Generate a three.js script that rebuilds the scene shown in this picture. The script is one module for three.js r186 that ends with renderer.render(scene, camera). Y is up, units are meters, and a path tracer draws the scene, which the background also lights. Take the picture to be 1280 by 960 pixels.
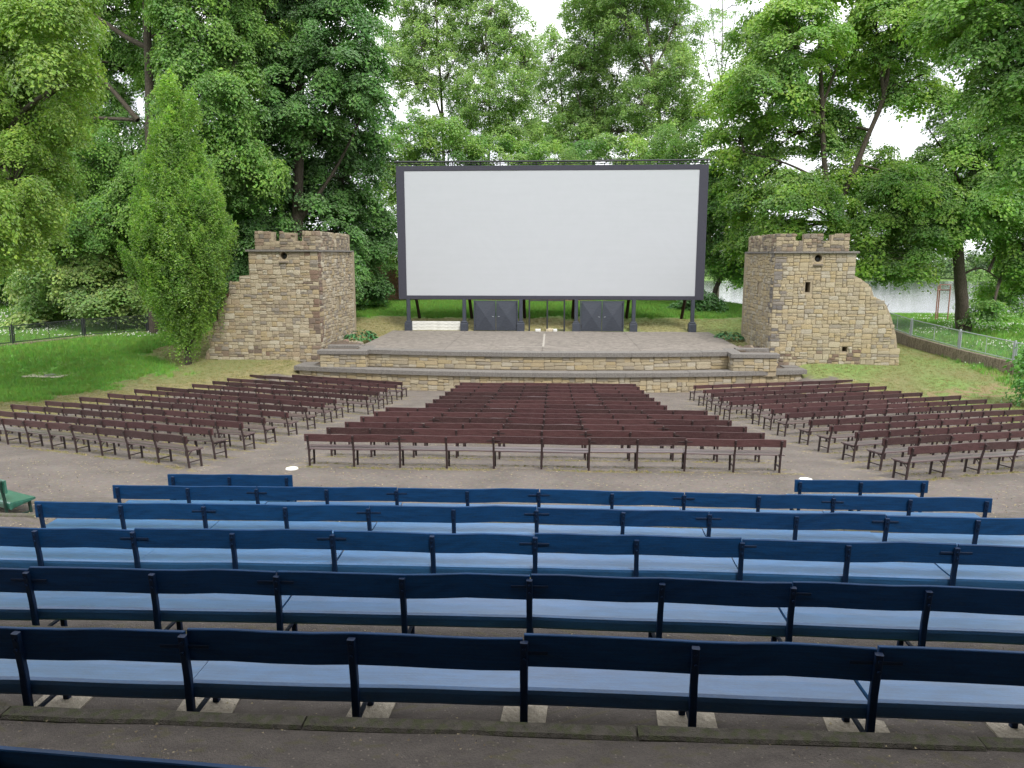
import * as THREE from 'three';
import { mergeGeometries, mergeVertices } from 'three/addons/utils/BufferGeometryUtils.js';
import { createNoise2D, createNoise3D } from 'simplex-noise';

// ---------- camera, sky, sun, exposure ----------
const D2R = Math.PI / 180;
const scene = new THREE.Scene();
const camera = new THREE.PerspectiveCamera(53.04, 4 / 3, 0.1, 1200);
camera.position.set(0, 7.35, 0);
camera.rotation.order = 'YXZ';
camera.rotation.set(-9.5 * D2R, 3 * D2R, 0);
scene.add(camera);

const renderer = new THREE.WebGLRenderer({ antialias: true });
renderer.toneMapping = THREE.LinearToneMapping;
renderer.toneMappingExposure = 2.2;
renderer.shadowMap.enabled = true;

function mulberry(a) { return () => { a |= 0; a = a + 0x6D2B79F5 | 0; let t = Math.imul(a ^ a >>> 15, 1 | a); t = t + Math.imul(t ^ t >>> 7, 61 | t) ^ t; return ((t ^ t >>> 14) >>> 0) / 4294967296; }; }
const n2 = createNoise2D(mulberry(11)), n3 = createNoise3D(mulberry(12));
const clamp = (v, a = 0, b = 1) => Math.min(b, Math.max(a, v));
const mix = (a, b, t) => a + (b - a) * t;
const sstep = (a, b, v) => { const t = clamp((v - a) / (b - a)); return t * t * (3 - 2 * t); };
const fbm2 = (x, y, o = 4) => { let s = 0, a = .5; for (let i = 0; i < o; i++) { s += a * n2(x, y); x *= 2.03; y *= 2.03; a *= .5; } return s; };
const fbm3 = (x, y, z, o = 4) => { let s = 0, a = .5; for (let i = 0; i < o; i++) { s += a * n3(x, y, z); x *= 2.03; y *= 2.03; z *= 2.03; a *= .5; } return s; };

// overcast sky: bright cloud deck, a little brighter overhead, soft cloud structure everywhere
{
  const w = 1024, h = 512, data = new Float32Array(w * h * 4);
  for (let j = 0; j < h; j++) for (let i = 0; i < w; i++) {
    const el = (j + .5) / h * Math.PI - Math.PI / 2, az = (i + .5) / w * Math.PI * 2;
    const y = Math.sin(el), c = Math.cos(el), x = c * Math.cos(az), z = c * Math.sin(az);
    const k = 1 / (Math.max(y, 0) + .22);
    const f = fbm3(x * k * 1.0, z * k * 1.0, 4.4, 5);
    const cloud = sstep(-.35, .45, f);
    const L = mix(.9, 1.15, sstep(0, 1, Math.max(y, 0))) * mix(.70, 1.2, cloud);
    const q = (j * w + i) * 4;
    data[q] = L * mix(.94, 1, cloud); data[q + 1] = L * mix(.97, 1, cloud); data[q + 2] = L * mix(1.05, 1.015, cloud); data[q + 3] = 1;
  }
  const sky = new THREE.DataTexture(data, w, h, THREE.RGBAFormat, THREE.FloatType);
  sky.mapping = THREE.EquirectangularReflectionMapping; sky.magFilter = THREE.LinearFilter; sky.minFilter = THREE.LinearFilter; sky.needsUpdate = true;
  scene.background = sky; scene.environment = sky;
}
const sun = new THREE.DirectionalLight(new THREE.Color(1, .965, .9), 1.5);
sun.position.set(26, 70, 16); sun.target.position.set(0, 0, -32);
sun.castShadow = true; sun.shadow.radius = 30; sun.shadow.mapSize.set(2048, 2048);
Object.assign(sun.shadow.camera, { left: -90, right: 90, top: 90, bottom: -90, near: 1, far: 260 });
scene.add(sun, sun.target);

// ---------- helpers ----------
const taken = new Map();
function numbered(n) { const k = taken.get(n) || 0; taken.set(n, k + 1); return k ? `${n}_${String(k).padStart(3, '0')}` : n; }
function put(o, parent) { o.castShadow = o.receiveShadow = true; (parent || scene).add(o); return o; }
function tag(o, label, category, group) { o.userData.label = label; o.userData.category = category; if (group) o.userData.group = group; return o; }
function thing(name, label, category, pos = [0, 0, 0], turn = 0, group) { const g = new THREE.Group(); g.name = numbered(name); g.position.set(...pos); g.rotation.y = turn; tag(g, label, category, group); scene.add(g); return g; }
function part(name, geo, m, parent) { const o = new THREE.Mesh(geo, m); o.name = name; return put(o, parent); }
function struct(name, geo, m) { const o = new THREE.Mesh(geo, m); o.name = numbered(name); o.userData.kind = 'structure'; return put(o); }
const col = (r, g, b) => new THREE.Color().setRGB(r, g, b);
const pick = (R, a) => a[Math.floor(R() * a.length)];

// computed textures: f(u, v) -> [r, g, b] linear 0..1, stored as sRGB colour
const toS = (v) => { v = clamp(v); return 255 * (v <= .0031308 ? 12.92 * v : 1.055 * Math.pow(v, 1 / 2.4) - .055); };
function colTex(w, h, f, rep) {
  const d = new Uint8Array(w * h * 4);
  for (let j = 0; j < h; j++) for (let i = 0; i < w; i++) { const c = f(i / w, j / h), q = (j * w + i) * 4; d[q] = toS(c[0]); d[q + 1] = toS(c[1]); d[q + 2] = toS(c[2]); d[q + 3] = 255; }
  return fin(new THREE.DataTexture(d, w, h), true, rep);
}
function valTex(w, h, f, rep) {
  const d = new Uint8Array(w * h * 4);
  for (let j = 0; j < h; j++) for (let i = 0; i < w; i++) { const v = clamp(f(i / w, j / h)) * 255, q = (j * w + i) * 4; d[q] = d[q + 1] = d[q + 2] = v; d[q + 3] = 255; }
  return fin(new THREE.DataTexture(d, w, h), false, rep);
}
function fin(t, srgb, rep = 1) { t.wrapS = t.wrapT = THREE.RepeatWrapping; t.magFilter = THREE.LinearFilter; t.minFilter = THREE.LinearMipmapLinearFilter; t.generateMipmaps = true; if (srgb) t.colorSpace = THREE.SRGBColorSpace; if (Array.isArray(rep)) t.repeat.set(...rep); else t.repeat.set(rep, rep); t.needsUpdate = true; return t; }
// seamless noise on a torus
const tor = (u, v, s, sd = 0) => { const a = u * 2 * Math.PI, b = v * 2 * Math.PI; return n3(Math.cos(a) * s + sd, Math.sin(a) * s + Math.cos(b) * s * .93 + sd * 1.7, Math.sin(b) * s - sd) ; };
const torf = (u, v, s, sd = 0, o = 4) => { let t = 0, a = .5; for (let i = 0; i < o; i++) { t += a * tor(u, v, s, sd + i * 7.3); s *= 2; a *= .5; } return t; };

// prism swept along x: profile [[y, z]...] counter-clockwise seen from +x, uv in metres, bend(t) -> [dy, dz]
function sweep(profile, L, seg = 1, bend = () => [0, 0]) {
  const pos = [], uv = [], nP = profile.length; let acc = 0;
  const P = (i, s) => { const t = s / seg, b = bend(t), p = profile[i % nP]; return [L * t, p[0] + b[0], p[1] + b[1]]; };
  for (let i = 0; i < nP; i++) {
    const a = profile[i], b = profile[(i + 1) % nP], w = Math.hypot(a[0] - b[0], a[1] - b[1]);
    for (let s = 0; s < seg; s++) {
      const p00 = P(i, s), p01 = P(i, s + 1), p10 = P(i + 1, s), p11 = P(i + 1, s + 1);
      pos.push(...p00, ...p10, ...p01, ...p01, ...p10, ...p11);
      uv.push(p00[0], acc, p00[0], acc + w, p01[0], acc, p01[0], acc, p00[0], acc + w, p01[0], acc + w);
    }
    acc += w;
  }
  for (const s of [0, seg]) for (let i = 1; i < nP - 1; i++) {
    const t = s === 0 ? [0, i + 1, i] : [0, i, i + 1];
    for (const k of t) { const p = P(k, s); pos.push(...p); uv.push(p[1], p[2]); }
  }
  const g = new THREE.BufferGeometry();
  g.setAttribute('position', new THREE.Float32BufferAttribute(pos, 3)); g.setAttribute('uv', new THREE.Float32BufferAttribute(uv, 2));
  g.computeVertexNormals(); return g;
}
const rectP = (y0, y1, z0, z1, c = .006) => [[y0 + c, z0], [y0, z0 + c], [y0, z1 - c], [y0 + c, z1], [y1 - c, z1], [y1, z1 - c], [y1, z0 + c], [y1 - c, z0]].reverse();
// box from corner to corner with chamfer, long axis along x
function boxg(x0, x1, y0, y1, z0, z1, c = .01) { const g = sweep(rectP(y0, y1, z0, z1, c), x1 - x0); g.translate(x0, 0, 0); return g; }
// bar of rectangular section from a to b
function bar(a, b, w, t = w) {
  const A = new THREE.Vector3(...a), B = new THREE.Vector3(...b), d = B.clone().sub(A), L = d.length();
  const g = sweep(rectP(-w / 2, w / 2, -t / 2, t / 2, Math.min(w, t) * .12), L);
  const q = new THREE.Quaternion().setFromUnitVectors(new THREE.Vector3(1, 0, 0), d.normalize()); g.applyQuaternion(q); g.translate(...a); return g;
}
function tube(pts, r0, r1, rad = 7, per = 3, wob = 0) {
  const c = new THREE.CatmullRomCurve3(pts.map((p) => new THREE.Vector3(...p))), n = Math.max(2, (pts.length - 1) * per);
  const fr = c.computeFrenetFrames(n, false), pos = [], uv = [], idx = [], L = c.getLength();
  for (let i = 0; i <= n; i++) {
    const p = c.getPointAt(i / n), r = mix(r0, r1, Math.pow(i / n, .8));
    for (let k = 0; k <= rad; k++) {
      const a = k / rad * Math.PI * 2, rr = r * (1 + (wob ? wob * n3(Math.cos(a) * 1.3, Math.sin(a) * 1.3, i / n * L * .7 + pts[0][0]) : 0));
      const v = fr.normals[i].clone().multiplyScalar(Math.cos(a) * rr).addScaledVector(fr.binormals[i], Math.sin(a) * rr).add(p);
      pos.push(v.x, v.y, v.z); uv.push(k / rad * 2 * Math.PI * r0, i / n * L);
    }
  }
  for (let i = 0; i < n; i++) for (let k = 0; k < rad; k++) { const a = i * (rad + 1) + k, b = a + rad + 1; idx.push(a, a + 1, b, b, a + 1, b + 1); }
  const g = new THREE.BufferGeometry(); g.setAttribute('position', new THREE.Float32BufferAttribute(pos, 3)); g.setAttribute('uv', new THREE.Float32BufferAttribute(uv, 2)); g.setIndex(idx); g.computeVertexNormals(); return g;
}
// ---------- materials ----------
const grainB = valTex(256, 256, (u, v) => .5 + .5 * torf(u, v, 6, 1, 4));
const speck = valTex(512, 512, (u, v) => { const a = tor(u, v, 40, 3), b = tor(u, v, 22, 9), c = torf(u, v, 5, 4, 3); return .5 + .28 * a + .2 * b + .2 * c; });
function paintTex(base, worn, amt, seed) {      // brushed oil paint on boards: streaks along u, chips and grime
  return colTex(512, 256, (u, v) => {
    const s = tor(u * 1, v, 1.2, seed) * .35 + n3(Math.cos(u * 6.283) * .8, Math.sin(u * 6.283) * .8, v * 38 + seed) * .4 + torf(u, v, 9, seed + 4, 3) * .5;
    const chip = sstep(.30, .42, torf(u, v, 7, seed + 20, 4) + .25 * n3(Math.cos(u * 6.283) * 2, Math.sin(u * 6.283) * 2, v * 60)) * amt;
    return base.map((b, i) => mix(b * (1 + .42 * s), worn[i], chip));
  }, [.45, 1.4]);
}
const M = {};
const phy = (o) => new THREE.MeshPhysicalMaterial(o);
const std = (o) => new THREE.MeshStandardMaterial(o);
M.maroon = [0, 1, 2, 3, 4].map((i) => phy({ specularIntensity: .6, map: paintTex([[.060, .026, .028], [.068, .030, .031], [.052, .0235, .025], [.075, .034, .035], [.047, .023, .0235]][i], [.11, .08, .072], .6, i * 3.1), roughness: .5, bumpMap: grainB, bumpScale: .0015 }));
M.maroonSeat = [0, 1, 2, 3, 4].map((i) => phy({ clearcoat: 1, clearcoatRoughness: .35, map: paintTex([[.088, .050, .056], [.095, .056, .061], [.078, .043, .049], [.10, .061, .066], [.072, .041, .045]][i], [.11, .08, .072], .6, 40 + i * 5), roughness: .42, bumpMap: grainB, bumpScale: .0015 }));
M.maroonSteel = std({ map: paintTex([.032, .018, .019], [.06, .028, .018], .6, 60), roughness: .6 });
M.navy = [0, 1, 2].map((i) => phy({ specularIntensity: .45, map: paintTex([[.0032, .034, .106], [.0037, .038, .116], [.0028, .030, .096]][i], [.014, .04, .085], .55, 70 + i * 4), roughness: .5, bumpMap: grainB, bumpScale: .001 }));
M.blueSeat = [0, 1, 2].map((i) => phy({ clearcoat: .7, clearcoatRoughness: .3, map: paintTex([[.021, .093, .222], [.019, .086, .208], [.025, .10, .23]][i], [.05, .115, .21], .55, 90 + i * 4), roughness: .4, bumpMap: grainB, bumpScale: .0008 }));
M.navySteel = phy({ specularIntensity: .5, map: paintTex([.0016, .015, .05], [.03, .03, .035], .35, 104), roughness: .55 });
M.green = phy({ clearcoat: 1, clearcoatRoughness: .3, map: paintTex([.018, .115, .078], [.04, .12, .08], .4, 110), roughness: .42 });
M.greenDark = std({ map: paintTex([.004, .028, .019], [.012, .03, .02], .4, 115), roughness: .5 });
M.slate = std({ map: paintTex([.038, .045, .062], [.075, .075, .08], .5, 120), roughness: .5, bumpMap: grainB, bumpScale: .002 });
M.rust = std({ map: paintTex([.03, .014, .01], [.06, .025, .014], .7, 125), roughness: .8 });
M.darkBar = std({ color: col(.02, .022, .026), roughness: .6 });
M.border = std({ map: colTex(256, 256, (u, v) => { const t = 1 + .12 * torf(u, v, 3, 8, 4); return [.040 * t, .040 * t, .056 * t]; }, .3), roughness: .85 });
M.screen = std({ map: colTex(512, 512, (u, v) => { const t = 1 + .018 * torf(u, v, 2, 5, 4) + .012 * n3(Math.cos(u * 6.283) * .4, Math.sin(u * 6.283) * .4, v * 40); return [.42 * t, .437 * t, .464 * t]; }, .08), roughness: .8 });
M.whiteBoard = std({ map: paintTex([.62, .62, .58], [.4, .39, .34], .5, 130), roughness: .6 });
const concF = (base, seed, stain = .5) => (u, v) => { const a = torf(u, v, 3, seed, 4), b = tor(u, v, 30, seed + 3), s = sstep(.05, .5, torf(u, v, 5, seed + 9, 4)) * stain; return base.map((c, i) => c * (1 + .35 * a + .16 * b) * (1 - s * [.5, .5, .55][i])); };
M.coping = std({ map: colTex(512, 512, concF([.18, .166, .152], 5, .75), .5), roughness: .92, bumpMap: speck, bumpScale: .012 });
M.stageFloor = std({ map: colTex(1024, 1024, concF([.198, .174, .150], 15, .6), .085), roughness: .95, bumpMap: speck, bumpScale: .004 });
M.paleConcrete = std({ map: colTex(512, 512, concF([.42, .37, .29], 25, .45), .7), roughness: .95, bumpMap: speck, bumpScale: .01 });
M.kerb = std({ map: colTex(512, 512, (u, v) => { const c = concF([.105, .092, .072], 35, .6)(u, v), m = sstep(-.05, .3, torf(u, v, 4, 50, 4)); return [mix(c[0], .075, m * .7), mix(c[1], .085, m * .7), mix(c[2], .03, m * .7)]; }, .4), roughness: .97, bumpMap: speck, bumpScale: .015 });
M.fenceWall = std({ map: colTex(512, 512, (u, v) => { const c = concF([.25, .205, .15], 45, .6)(u, v), m = sstep(.1, .4, n3(Math.cos(u * 6.283) * 4, Math.sin(u * 6.283) * 4, v * 2)); return c.map((k) => k * (1 - .4 * m)); }, .35), roughness: .95, bumpMap: speck, bumpScale: .01 });
M.mortar = std({ map: colTex(256, 256, concF([.32, .265, .185], 55, .3), 1), roughness: 1, bumpMap: speck, bumpScale: .01 });
M.soil = std({ map: colTex(512, 512, concF([.13, .10, .075], 65, .4), .6), roughness: 1, bumpMap: speck, bumpScale: .03 });
M.galv = std({ color: col(.40, .43, .45), roughness: .5, metalness: .35 });
M.wire = std({ color: col(.26, .28, .29), roughness: .55, metalness: .3 });
M.whiteCap = std({ color: col(.78, .78, .75), roughness: .5 });
M.stakeWood = std({ map: paintTex([.26, .12, .09], [.3, .2, .15], .5, 140), roughness: .9 });
M.bark = std({ map: colTex(256, 512, (u, v) => { const r = Math.abs(n3(Math.cos(u * 6.283) * 3, Math.sin(u * 6.283) * 3, v * 5)) + .5 * torf(u, v, 6, 3, 3); const k = .55 + .7 * r; return [.10 * k, .082 * k, .062 * k]; }, [.8, .5]), bumpMap: valTex(256, 512, (u, v) => Math.abs(n3(Math.cos(u * 6.283) * 3, Math.sin(u * 6.283) * 3, v * 5)) + .3 * torf(u, v, 8, 3, 3), [.8, .5]), bumpScale: .03, roughness: 1 });
M.barkPale = std({ map: colTex(256, 512, (u, v) => { const k = .7 + .6 * Math.abs(n3(Math.cos(u * 6.283) * 2, Math.sin(u * 6.283) * 2, v * 7)) + .3 * torf(u, v, 6, 8, 3); return [.13 * k, .112 * k, .088 * k]; }, [.8, .5]), roughness: 1, bumpMap: grainB, bumpScale: .02 });
const stoneMap = colTex(256, 256, (u, v) => { const k = .93 + .45 * torf(u, v, 3, 2, 5) + .1 * tor(u, v, 26, 5); return [k * .8, k * .8, k * .8]; }, 1);
const stoneBump = valTex(256, 256, (u, v) => .5 + .6 * torf(u, v, 4, 12, 5));
const stoneMat = (c) => std({ map: stoneMap, color: col(...c.map((v) => v / .75)), roughness: .95, bumpMap: stoneBump, bumpScale: .03 });
M.creamStones = [[0.492, 0.412, 0.269], [0.525, 0.453, 0.318], [0.458, 0.376, 0.244], [0.492, 0.394, 0.232], [0.425, 0.359, 0.251], [0.515, 0.459, 0.355], [0.504, 0.405, 0.251], [0.47, 0.4, 0.281], [0.515, 0.429, 0.281], [0.37, 0.323, 0.251]].map(stoneMat);
M.greyStones = [[0.465, 0.383, 0.27], [0.53, 0.457, 0.339], [0.413, 0.342, 0.241], [0.459, 0.363, 0.221], [0.349, 0.288, 0.215], [0.557, 0.497, 0.387], [0.427, 0.336, 0.228], [0.492, 0.417, 0.297], [0.517, 0.437, 0.311], [0.323, 0.282, 0.234]].map(stoneMat);
M.quoinGrey = [[0.24, 0.216, 0.192], [0.288, 0.252, 0.216], [0.204, 0.186, 0.174]].map(stoneMat);
M.quoinBrown = [[0.253, 0.172, 0.126], [0.22, 0.167, 0.132], [0.286, 0.213, 0.156]].map(stoneMat);
M.capStones = [[0.273, 0.227, 0.176], [0.351, 0.286, 0.202], [0.221, 0.189, 0.156], [0.442, 0.364, 0.247], [0.312, 0.234, 0.169]].map(stoneMat);
M.bricks = [[.30, .13, .085], [.26, .12, .085], [.34, .17, .11], [.22, .12, .09]].map(stoneMat);
M.grass = std({ color: 0xffffff, roughness: .9, side: THREE.DoubleSide });
M.lineMark = std({ map: colTex(256, 256, concF([.36, .33, .29], 85, .6), .8), roughness: .95 });
// ---------- terrain ----------
const CY = 7.35;
const GT = [[-40, -1.9], [2.7, -2.84], [4.58, -3.16], [6.23, -3.46], [7.92, -3.73], [9.6, -4.0], [11.4, -4.32], [12.9, -4.58], [17.27, -4.90], [20.74, -5.37], [25.97, -5.99], [31.2, -6.53], [38.2, -7.12], [41.3, -7.33], [80, -7.33]];
const interp = (T, d) => { if (d <= T[0][0]) return T[0][1]; for (let i = 1; i < T.length; i++) if (d <= T[i][0]) return mix(T[i - 1][1], T[i][1], (d - T[i - 1][0]) / (T[i][0] - T[i - 1][0])); return T[T.length - 1][1]; };
const G = (d) => interp(GT, d) + CY;                                     // seating slope, world y
const SL = [[30, -6.42], [36, -6.9], [39, -6.98], [42, -6.6], [44.5, -6.1], [47, -5.75], [50, -5.5], [54, -5.36], [58, -4.7], [64, -4.25], [72, -4.0], [100, -3.8], [400, -3.4]];
const SR = [[30, -6.42], [36, -6.9], [39, -6.9], [42, -6.5], [44.5, -6.22], [52, -5.95], [60, -5.7], [70, -5.9], [85, -6.5], [98, -7.15], [106, -8.2], [215, -8.4], [232, -6.6], [400, -6]];
function H(x, d) {
  const g = interp(GT, d);
  if (d < 30) return g + CY + .02 * n2(x * .3, d * .3);
  const s = mix(interp(SL, d), interp(SR, d), sstep(15, 26, x + Math.max(0, d - 60) * .12));
  const w = d > 46 ? 1 : Math.max(sstep(12, 15.2, Math.abs(x + .3)), sstep(43.5, 46, d));
  const n = .025 * n2(x * .3, d * .3) + (d > 44 ? .05 * n2(x * .11 + 5, d * .11) : 0);
  return mix(g, s, w * sstep(30, 40, d)) + CY + n;
}
function sheet(xs, ds, skip, y = H) {
  const pos = [], uv = [], idx = [], nx = xs.length;
  for (const d of ds) for (const x of xs) { pos.push(x, y(x, d), -d); uv.push(x, d); }
  for (let j = 0; j < ds.length - 1; j++) for (let i = 0; i < nx - 1; i++) {
    if (skip && skip((xs[i] + xs[i + 1]) / 2, (ds[j] + ds[j + 1]) / 2)) continue;
    const a = j * nx + i, b = a + nx; idx.push(a, a + 1, b, b, a + 1, b + 1);
  }
  const g = new THREE.BufferGeometry(); g.setAttribute('position', new THREE.Float32BufferAttribute(pos, 3)); g.setAttribute('uv', new THREE.Float32BufferAttribute(uv, 2)); g.setIndex(idx); g.computeVertexNormals(); return g;
}
const range = (a, b, s) => { const n = Math.round((b - a) / s); return Array.from({ length: n + 1 }, (_, i) => a + (b - a) * i / n); };

// rows of brown benches: [aisle end x, d] and the other end; measured on the ground plan
const ROWS = [];
{
  const c0 = -.23;
  for (let k = 0; k < 13; k++) { const d = 17.27 + 1.745 * k, w = k < 6 ? 11.1 : 8.88; ROWS.push({ block: 'middle', k, a: [c0 - w / 2, d], b: [c0 + w / 2, d], spans: k < 6 ? 10 : 8 }); }
  const ld = [16.82, 18.2, 20.05, 21.65, 23.6, 25.5, 27.5, 29.05, 30.7, 32.65, 34.4, 36.6, 37.95], ll = [11.7, 11.7, 12.1, 11.8, 11.7, 11.65, 11.6, 11.3, 11.2, 11, 11, 10.5, 7.85];
  ld.forEach((d, k) => { const x = k < 8 ? -8.35 : -7.5, t = 27.8 * D2R; ROWS.push({ block: 'left', k, b: [x, d], a: [x - ll[k] * Math.cos(t), d + ll[k] * Math.sin(t)], spans: Math.round((ll[k] - .1) / 1.12) }); });
  const rd = [16.5, 17.8, 19.4, 21.2, 22.9, 25.15, 26.85, 28.4, 30, 31.7, 33.45, 35.2, 37.6], rl = [11.4, 11.4, 11.4, 11.4, 11.4, 11.4, 11.3, 11.1, 10.65, 10.1, 10.6, 10.4, 9.9];
  rd.forEach((d, k) => { const x = k < 8 ? 7.65 : 6.93, t = [25, 27.5, 27.5, 27.5, 27.5, 26.8, 26.5, 27, 26, 24.5, 26.5, 26.2, 23][k] * D2R; ROWS.push({ block: 'right', k, a: [x, d], b: [x + rl[k] * Math.cos(t), d + rl[k] * Math.sin(t)], spans: Math.round((rl[k] - .1) / 1.12) }); });
}
const BL = [[13, 12.5], [20, 20.6], [26, 20.4], [32, 20], [38, 18.3], [41.5, 15.8], [44, 13.5], [47, 11.5], [60, 11]], BR = [[13, 12.5], [18, 18], [24, 19], [30, 18.6], [37, 17.6], [41, 16.3], [44, 13.5], [47, 11.5], [60, 11]];
const C = { asphalt: [.15, .128, .110], straw: [.235, .20, .095], dry: [.155, .18, .06], lush: [.125, .275, .045], soil: [.16, .12, .08] };
const FENCE = [[38.6, 27], [42.8, 25.05], [46.4, 23.95], [51, 23.2], [56, 23.6], [61, 25]];
function surface(x, d) {
  // what covers the ground: returns [asphalt, straw, dry grass, lush grass]
  const nz = fbm2(x * .35, d * .35, 4) * 1.6 + n2(x * 1.7, d * 1.7) * .25, left = x < 0;
  const s = Math.abs(x + .2) - interp(left ? BL : BR, d) + nz;
  const asp = 1 - sstep(-.5, .45, s), st = left ? sstep(6.5, 3.5, s + nz * .5 + (d > 40 ? 2 : 0)) : sstep(2.6, .8, s + nz);
  let lush = left ? sstep(5.2, 6.6, s + nz * .6) * sstep(46.5 + nz, 43.5 + nz, d + (x + 24) * .9) : .25 + .3 * n2(x * .2, d * .2);
  if (left && x < -24.5 + nz * .5) lush = Math.max(lush, sstep(5, 6.4, s + nz * .6));
  const beh = sstep(57.5, 59.2, d + nz * .7);
  lush = Math.max(lush, beh, sstep(-.3, .5, x + nz * .12 - interp(FENCE, d)) * .9);
  return [asp * (1 - sstep(46, 50, d)), st * (1 - beh), 1, clamp(lush)];
}
const rg = mulberry(77);
function groundColour(x, d, fine) {
  const [asp, st, , lush] = surface(x, d), f = fine;
  const c = [0, 0, 0], g1 = clamp(.5 + .9 * fbm2(x * 2.1 + 9, d * 2.1, 3) + (rg() - .5) * .7);
  for (let i = 0; i < 3; i++) {
    let v = mix(C.dry[i], C.straw[i], clamp(g1 * .6));
    v = mix(v, C.straw[i] * (.75 + .5 * g1), st * .8);
    v = mix(v, C.lush[i] * (.7 + .6 * g1), lush);
    const a = C.asphalt[i] * (1 + .26 * fbm2(x * .5, d * .5, 5) + .10 * n2(x * 6, d * 6) + (rg() - .5) * .16);
    v = mix(v, a, asp);
    c[i] = v * (1 + (rg() - .5) * .12 * f);
  }
  if (asp > .3 && rg() < .006 + .02 * Math.max(0, n2(x * .8, d * .8))) { const k = .8 + .5 * rg(); c[0] = .36 * k; c[1] = .29 * k; c[2] = .17 * k; }
  if (lush > .6 && rg() < (x < 0 && d > 50 ? .1 : .012)) c[0] = c[1] = c[2] = .5;
  return c;
}
const NX0 = -40, NX1 = 40, ND0 = 13.2, ND1 = 70;
{
  const w = 2048, h = 2048, data = new Uint8Array(w * h * 4);
  const set = (i, j, c, a = 1) => { if (i < 0 || j < 0 || i >= w || j >= h) return; const q = (j * w + i) * 4; for (let k = 0; k < 3; k++) data[q + k] = mix(data[q + k], toS(c[k]), a); data[q + 3] = 255; };
  const dOf = (j) => ND0 + (ND1 - ND0) * (j + .5) / h, xOf = (i) => NX0 + (NX1 - NX0) * (i + .5) / w;
  for (let j = 0; j < h; j++) for (let i = 0; i < w; i++) set(i, j, groundColour(xOf(i), dOf(j), 1));
  // concrete footing strips with moss and catkin litter gathered along the bench feet
  for (const r of ROWS) {
    const L = Math.hypot(r.b[0] - r.a[0], r.b[1] - r.a[1]), ux = (r.b[0] - r.a[0]) / L, ud = (r.b[1] - r.a[1]) / L, nx = -ud, nd = ux;
    for (let q = 0; q < L * 900; q++) {
      const t = rg() * (L + .8) - .4, concrete = q % 3 < 2, o = concrete ? .05 + rg() * .55 : (rg() < .6 ? -.06 : .5) + (rg() + rg() - 1) * .16;
      const x = r.a[0] + ux * t + nx * o, d = r.a[1] + ud * t + nd * o, i = Math.floor((x - NX0) / (NX1 - NX0) * w), j = Math.floor((d - ND0) / (ND1 - ND0) * h), k = .7 + .6 * rg();
      if (concrete) { if (n2(x * .7, d * .7 + 40) > -.15) set(i, j, [.27 * k, .23 * k, .20 * k], .4); }
      else if (n2(x * 1.3, d * 1.3 + 80) > -.35) { const y = rg(); set(i, j, [mix(.16, .36, y) * k, mix(.15, .27, y) * k, mix(.05, .10, y) * k], .65); }
    }
  }
  // bare pale patch round the drain cover on the left lawn, scuffed earth on the right lawn
  for (let q = 0; q < 26000; q++) { const a = rg() * 6.283, r = Math.sqrt(rg()), x = -28.2 + Math.cos(a) * r * 1.7, d = 41.2 + Math.sin(a) * r * .9; const k = .7 + .5 * rg(); set(Math.floor((x - NX0) / 80 * w), Math.floor((d - ND0) / (ND1 - ND0) * h), [.40 * k, .34 * k, .27 * k], r > .8 ? .3 : .7); }
  for (let q = 0; q < 60000; q++) { const t = rg(), x = mix(17.5, 25, t), d = mix(38.2, 40.6, t) + (rg() + rg() - 1) * (1.3 + n2(x, 3) * .5); if (n2(x * 1.2, d * 1.2) < -.1) continue; const k = .7 + .6 * rg(); set(Math.floor((x - NX0) / 80 * w), Math.floor((d - ND0) / (ND1 - ND0) * h), [.25 * k, .19 * k, .10 * k], .55); }
  const t = fin(new THREE.DataTexture(data, w, h), true, 1); t.wrapS = t.wrapT = THREE.ClampToEdgeWrapping;
  const bump = speck.clone(); bump.repeat.set(60, 44); bump.needsUpdate = true;
  M.ground = std({ map: t, roughness: .96, bumpMap: bump, bumpScale: .02 });
}
const nearX = range(NX0, NX1, .8), nearD = range(ND0, ND1, .71);
{
  const g = sheet(nearX, nearD), uv = g.attributes.uv;
  for (let i = 0; i < uv.count; i++) uv.setXY(i, (uv.getX(i) - NX0) / (NX1 - NX0), (uv.getY(i) - ND0) / (ND1 - ND0));
  struct('ground', g, M.ground);
}
{
  const t = colTex(1024, 1024, (u, v) => { const k = .8 + .5 * torf(u, v, 4, 2, 5) + .25 * (rg() - .5), y = sstep(-.1, .5, torf(u, v, 3, 30, 4)), fl = rg() < .05 * sstep(0, .4, torf(u, v, 6, 60, 3)); return fl ? [.5, .5, .42] : [mix(.105, .16, y) * k, mix(.21, .235, y) * k, mix(.036, .05, y) * k]; }, 1 / 14);
  M.meadow = std({ map: t, roughness: .95, bumpMap: speck, bumpScale: .03 });
  const xs = [...range(-280, NX0, 8), ...range(NX0, NX1, 3.2).slice(1), ...range(NX1, 320, 7).slice(1)], ds = [...range(-60, ND0, 7.32), ...range(ND0, ND1, 2.84).slice(1), ...range(ND1, 420, 5).slice(1)];
  struct('meadow', sheet(xs, ds, (x, d) => x > NX0 && x < NX1 && d > ND0 && d < ND1, (x, d) => H(x, d) - .004), M.meadow);
}
// lake
{
  const m = new THREE.MeshPhysicalMaterial({ color: col(.05, .06, .055), roughness: .12, metalness: 0, ior: 1.33, bumpMap: valTex(512, 512, (u, v) => .5 + .5 * torf(u, v, 8, 3, 3), .12), bumpScale: .006 });
  struct('lake_water', sheet(range(-20, 300, 20), range(92, 240, 20), null, () => -7.2 + CY), m);
}
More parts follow.
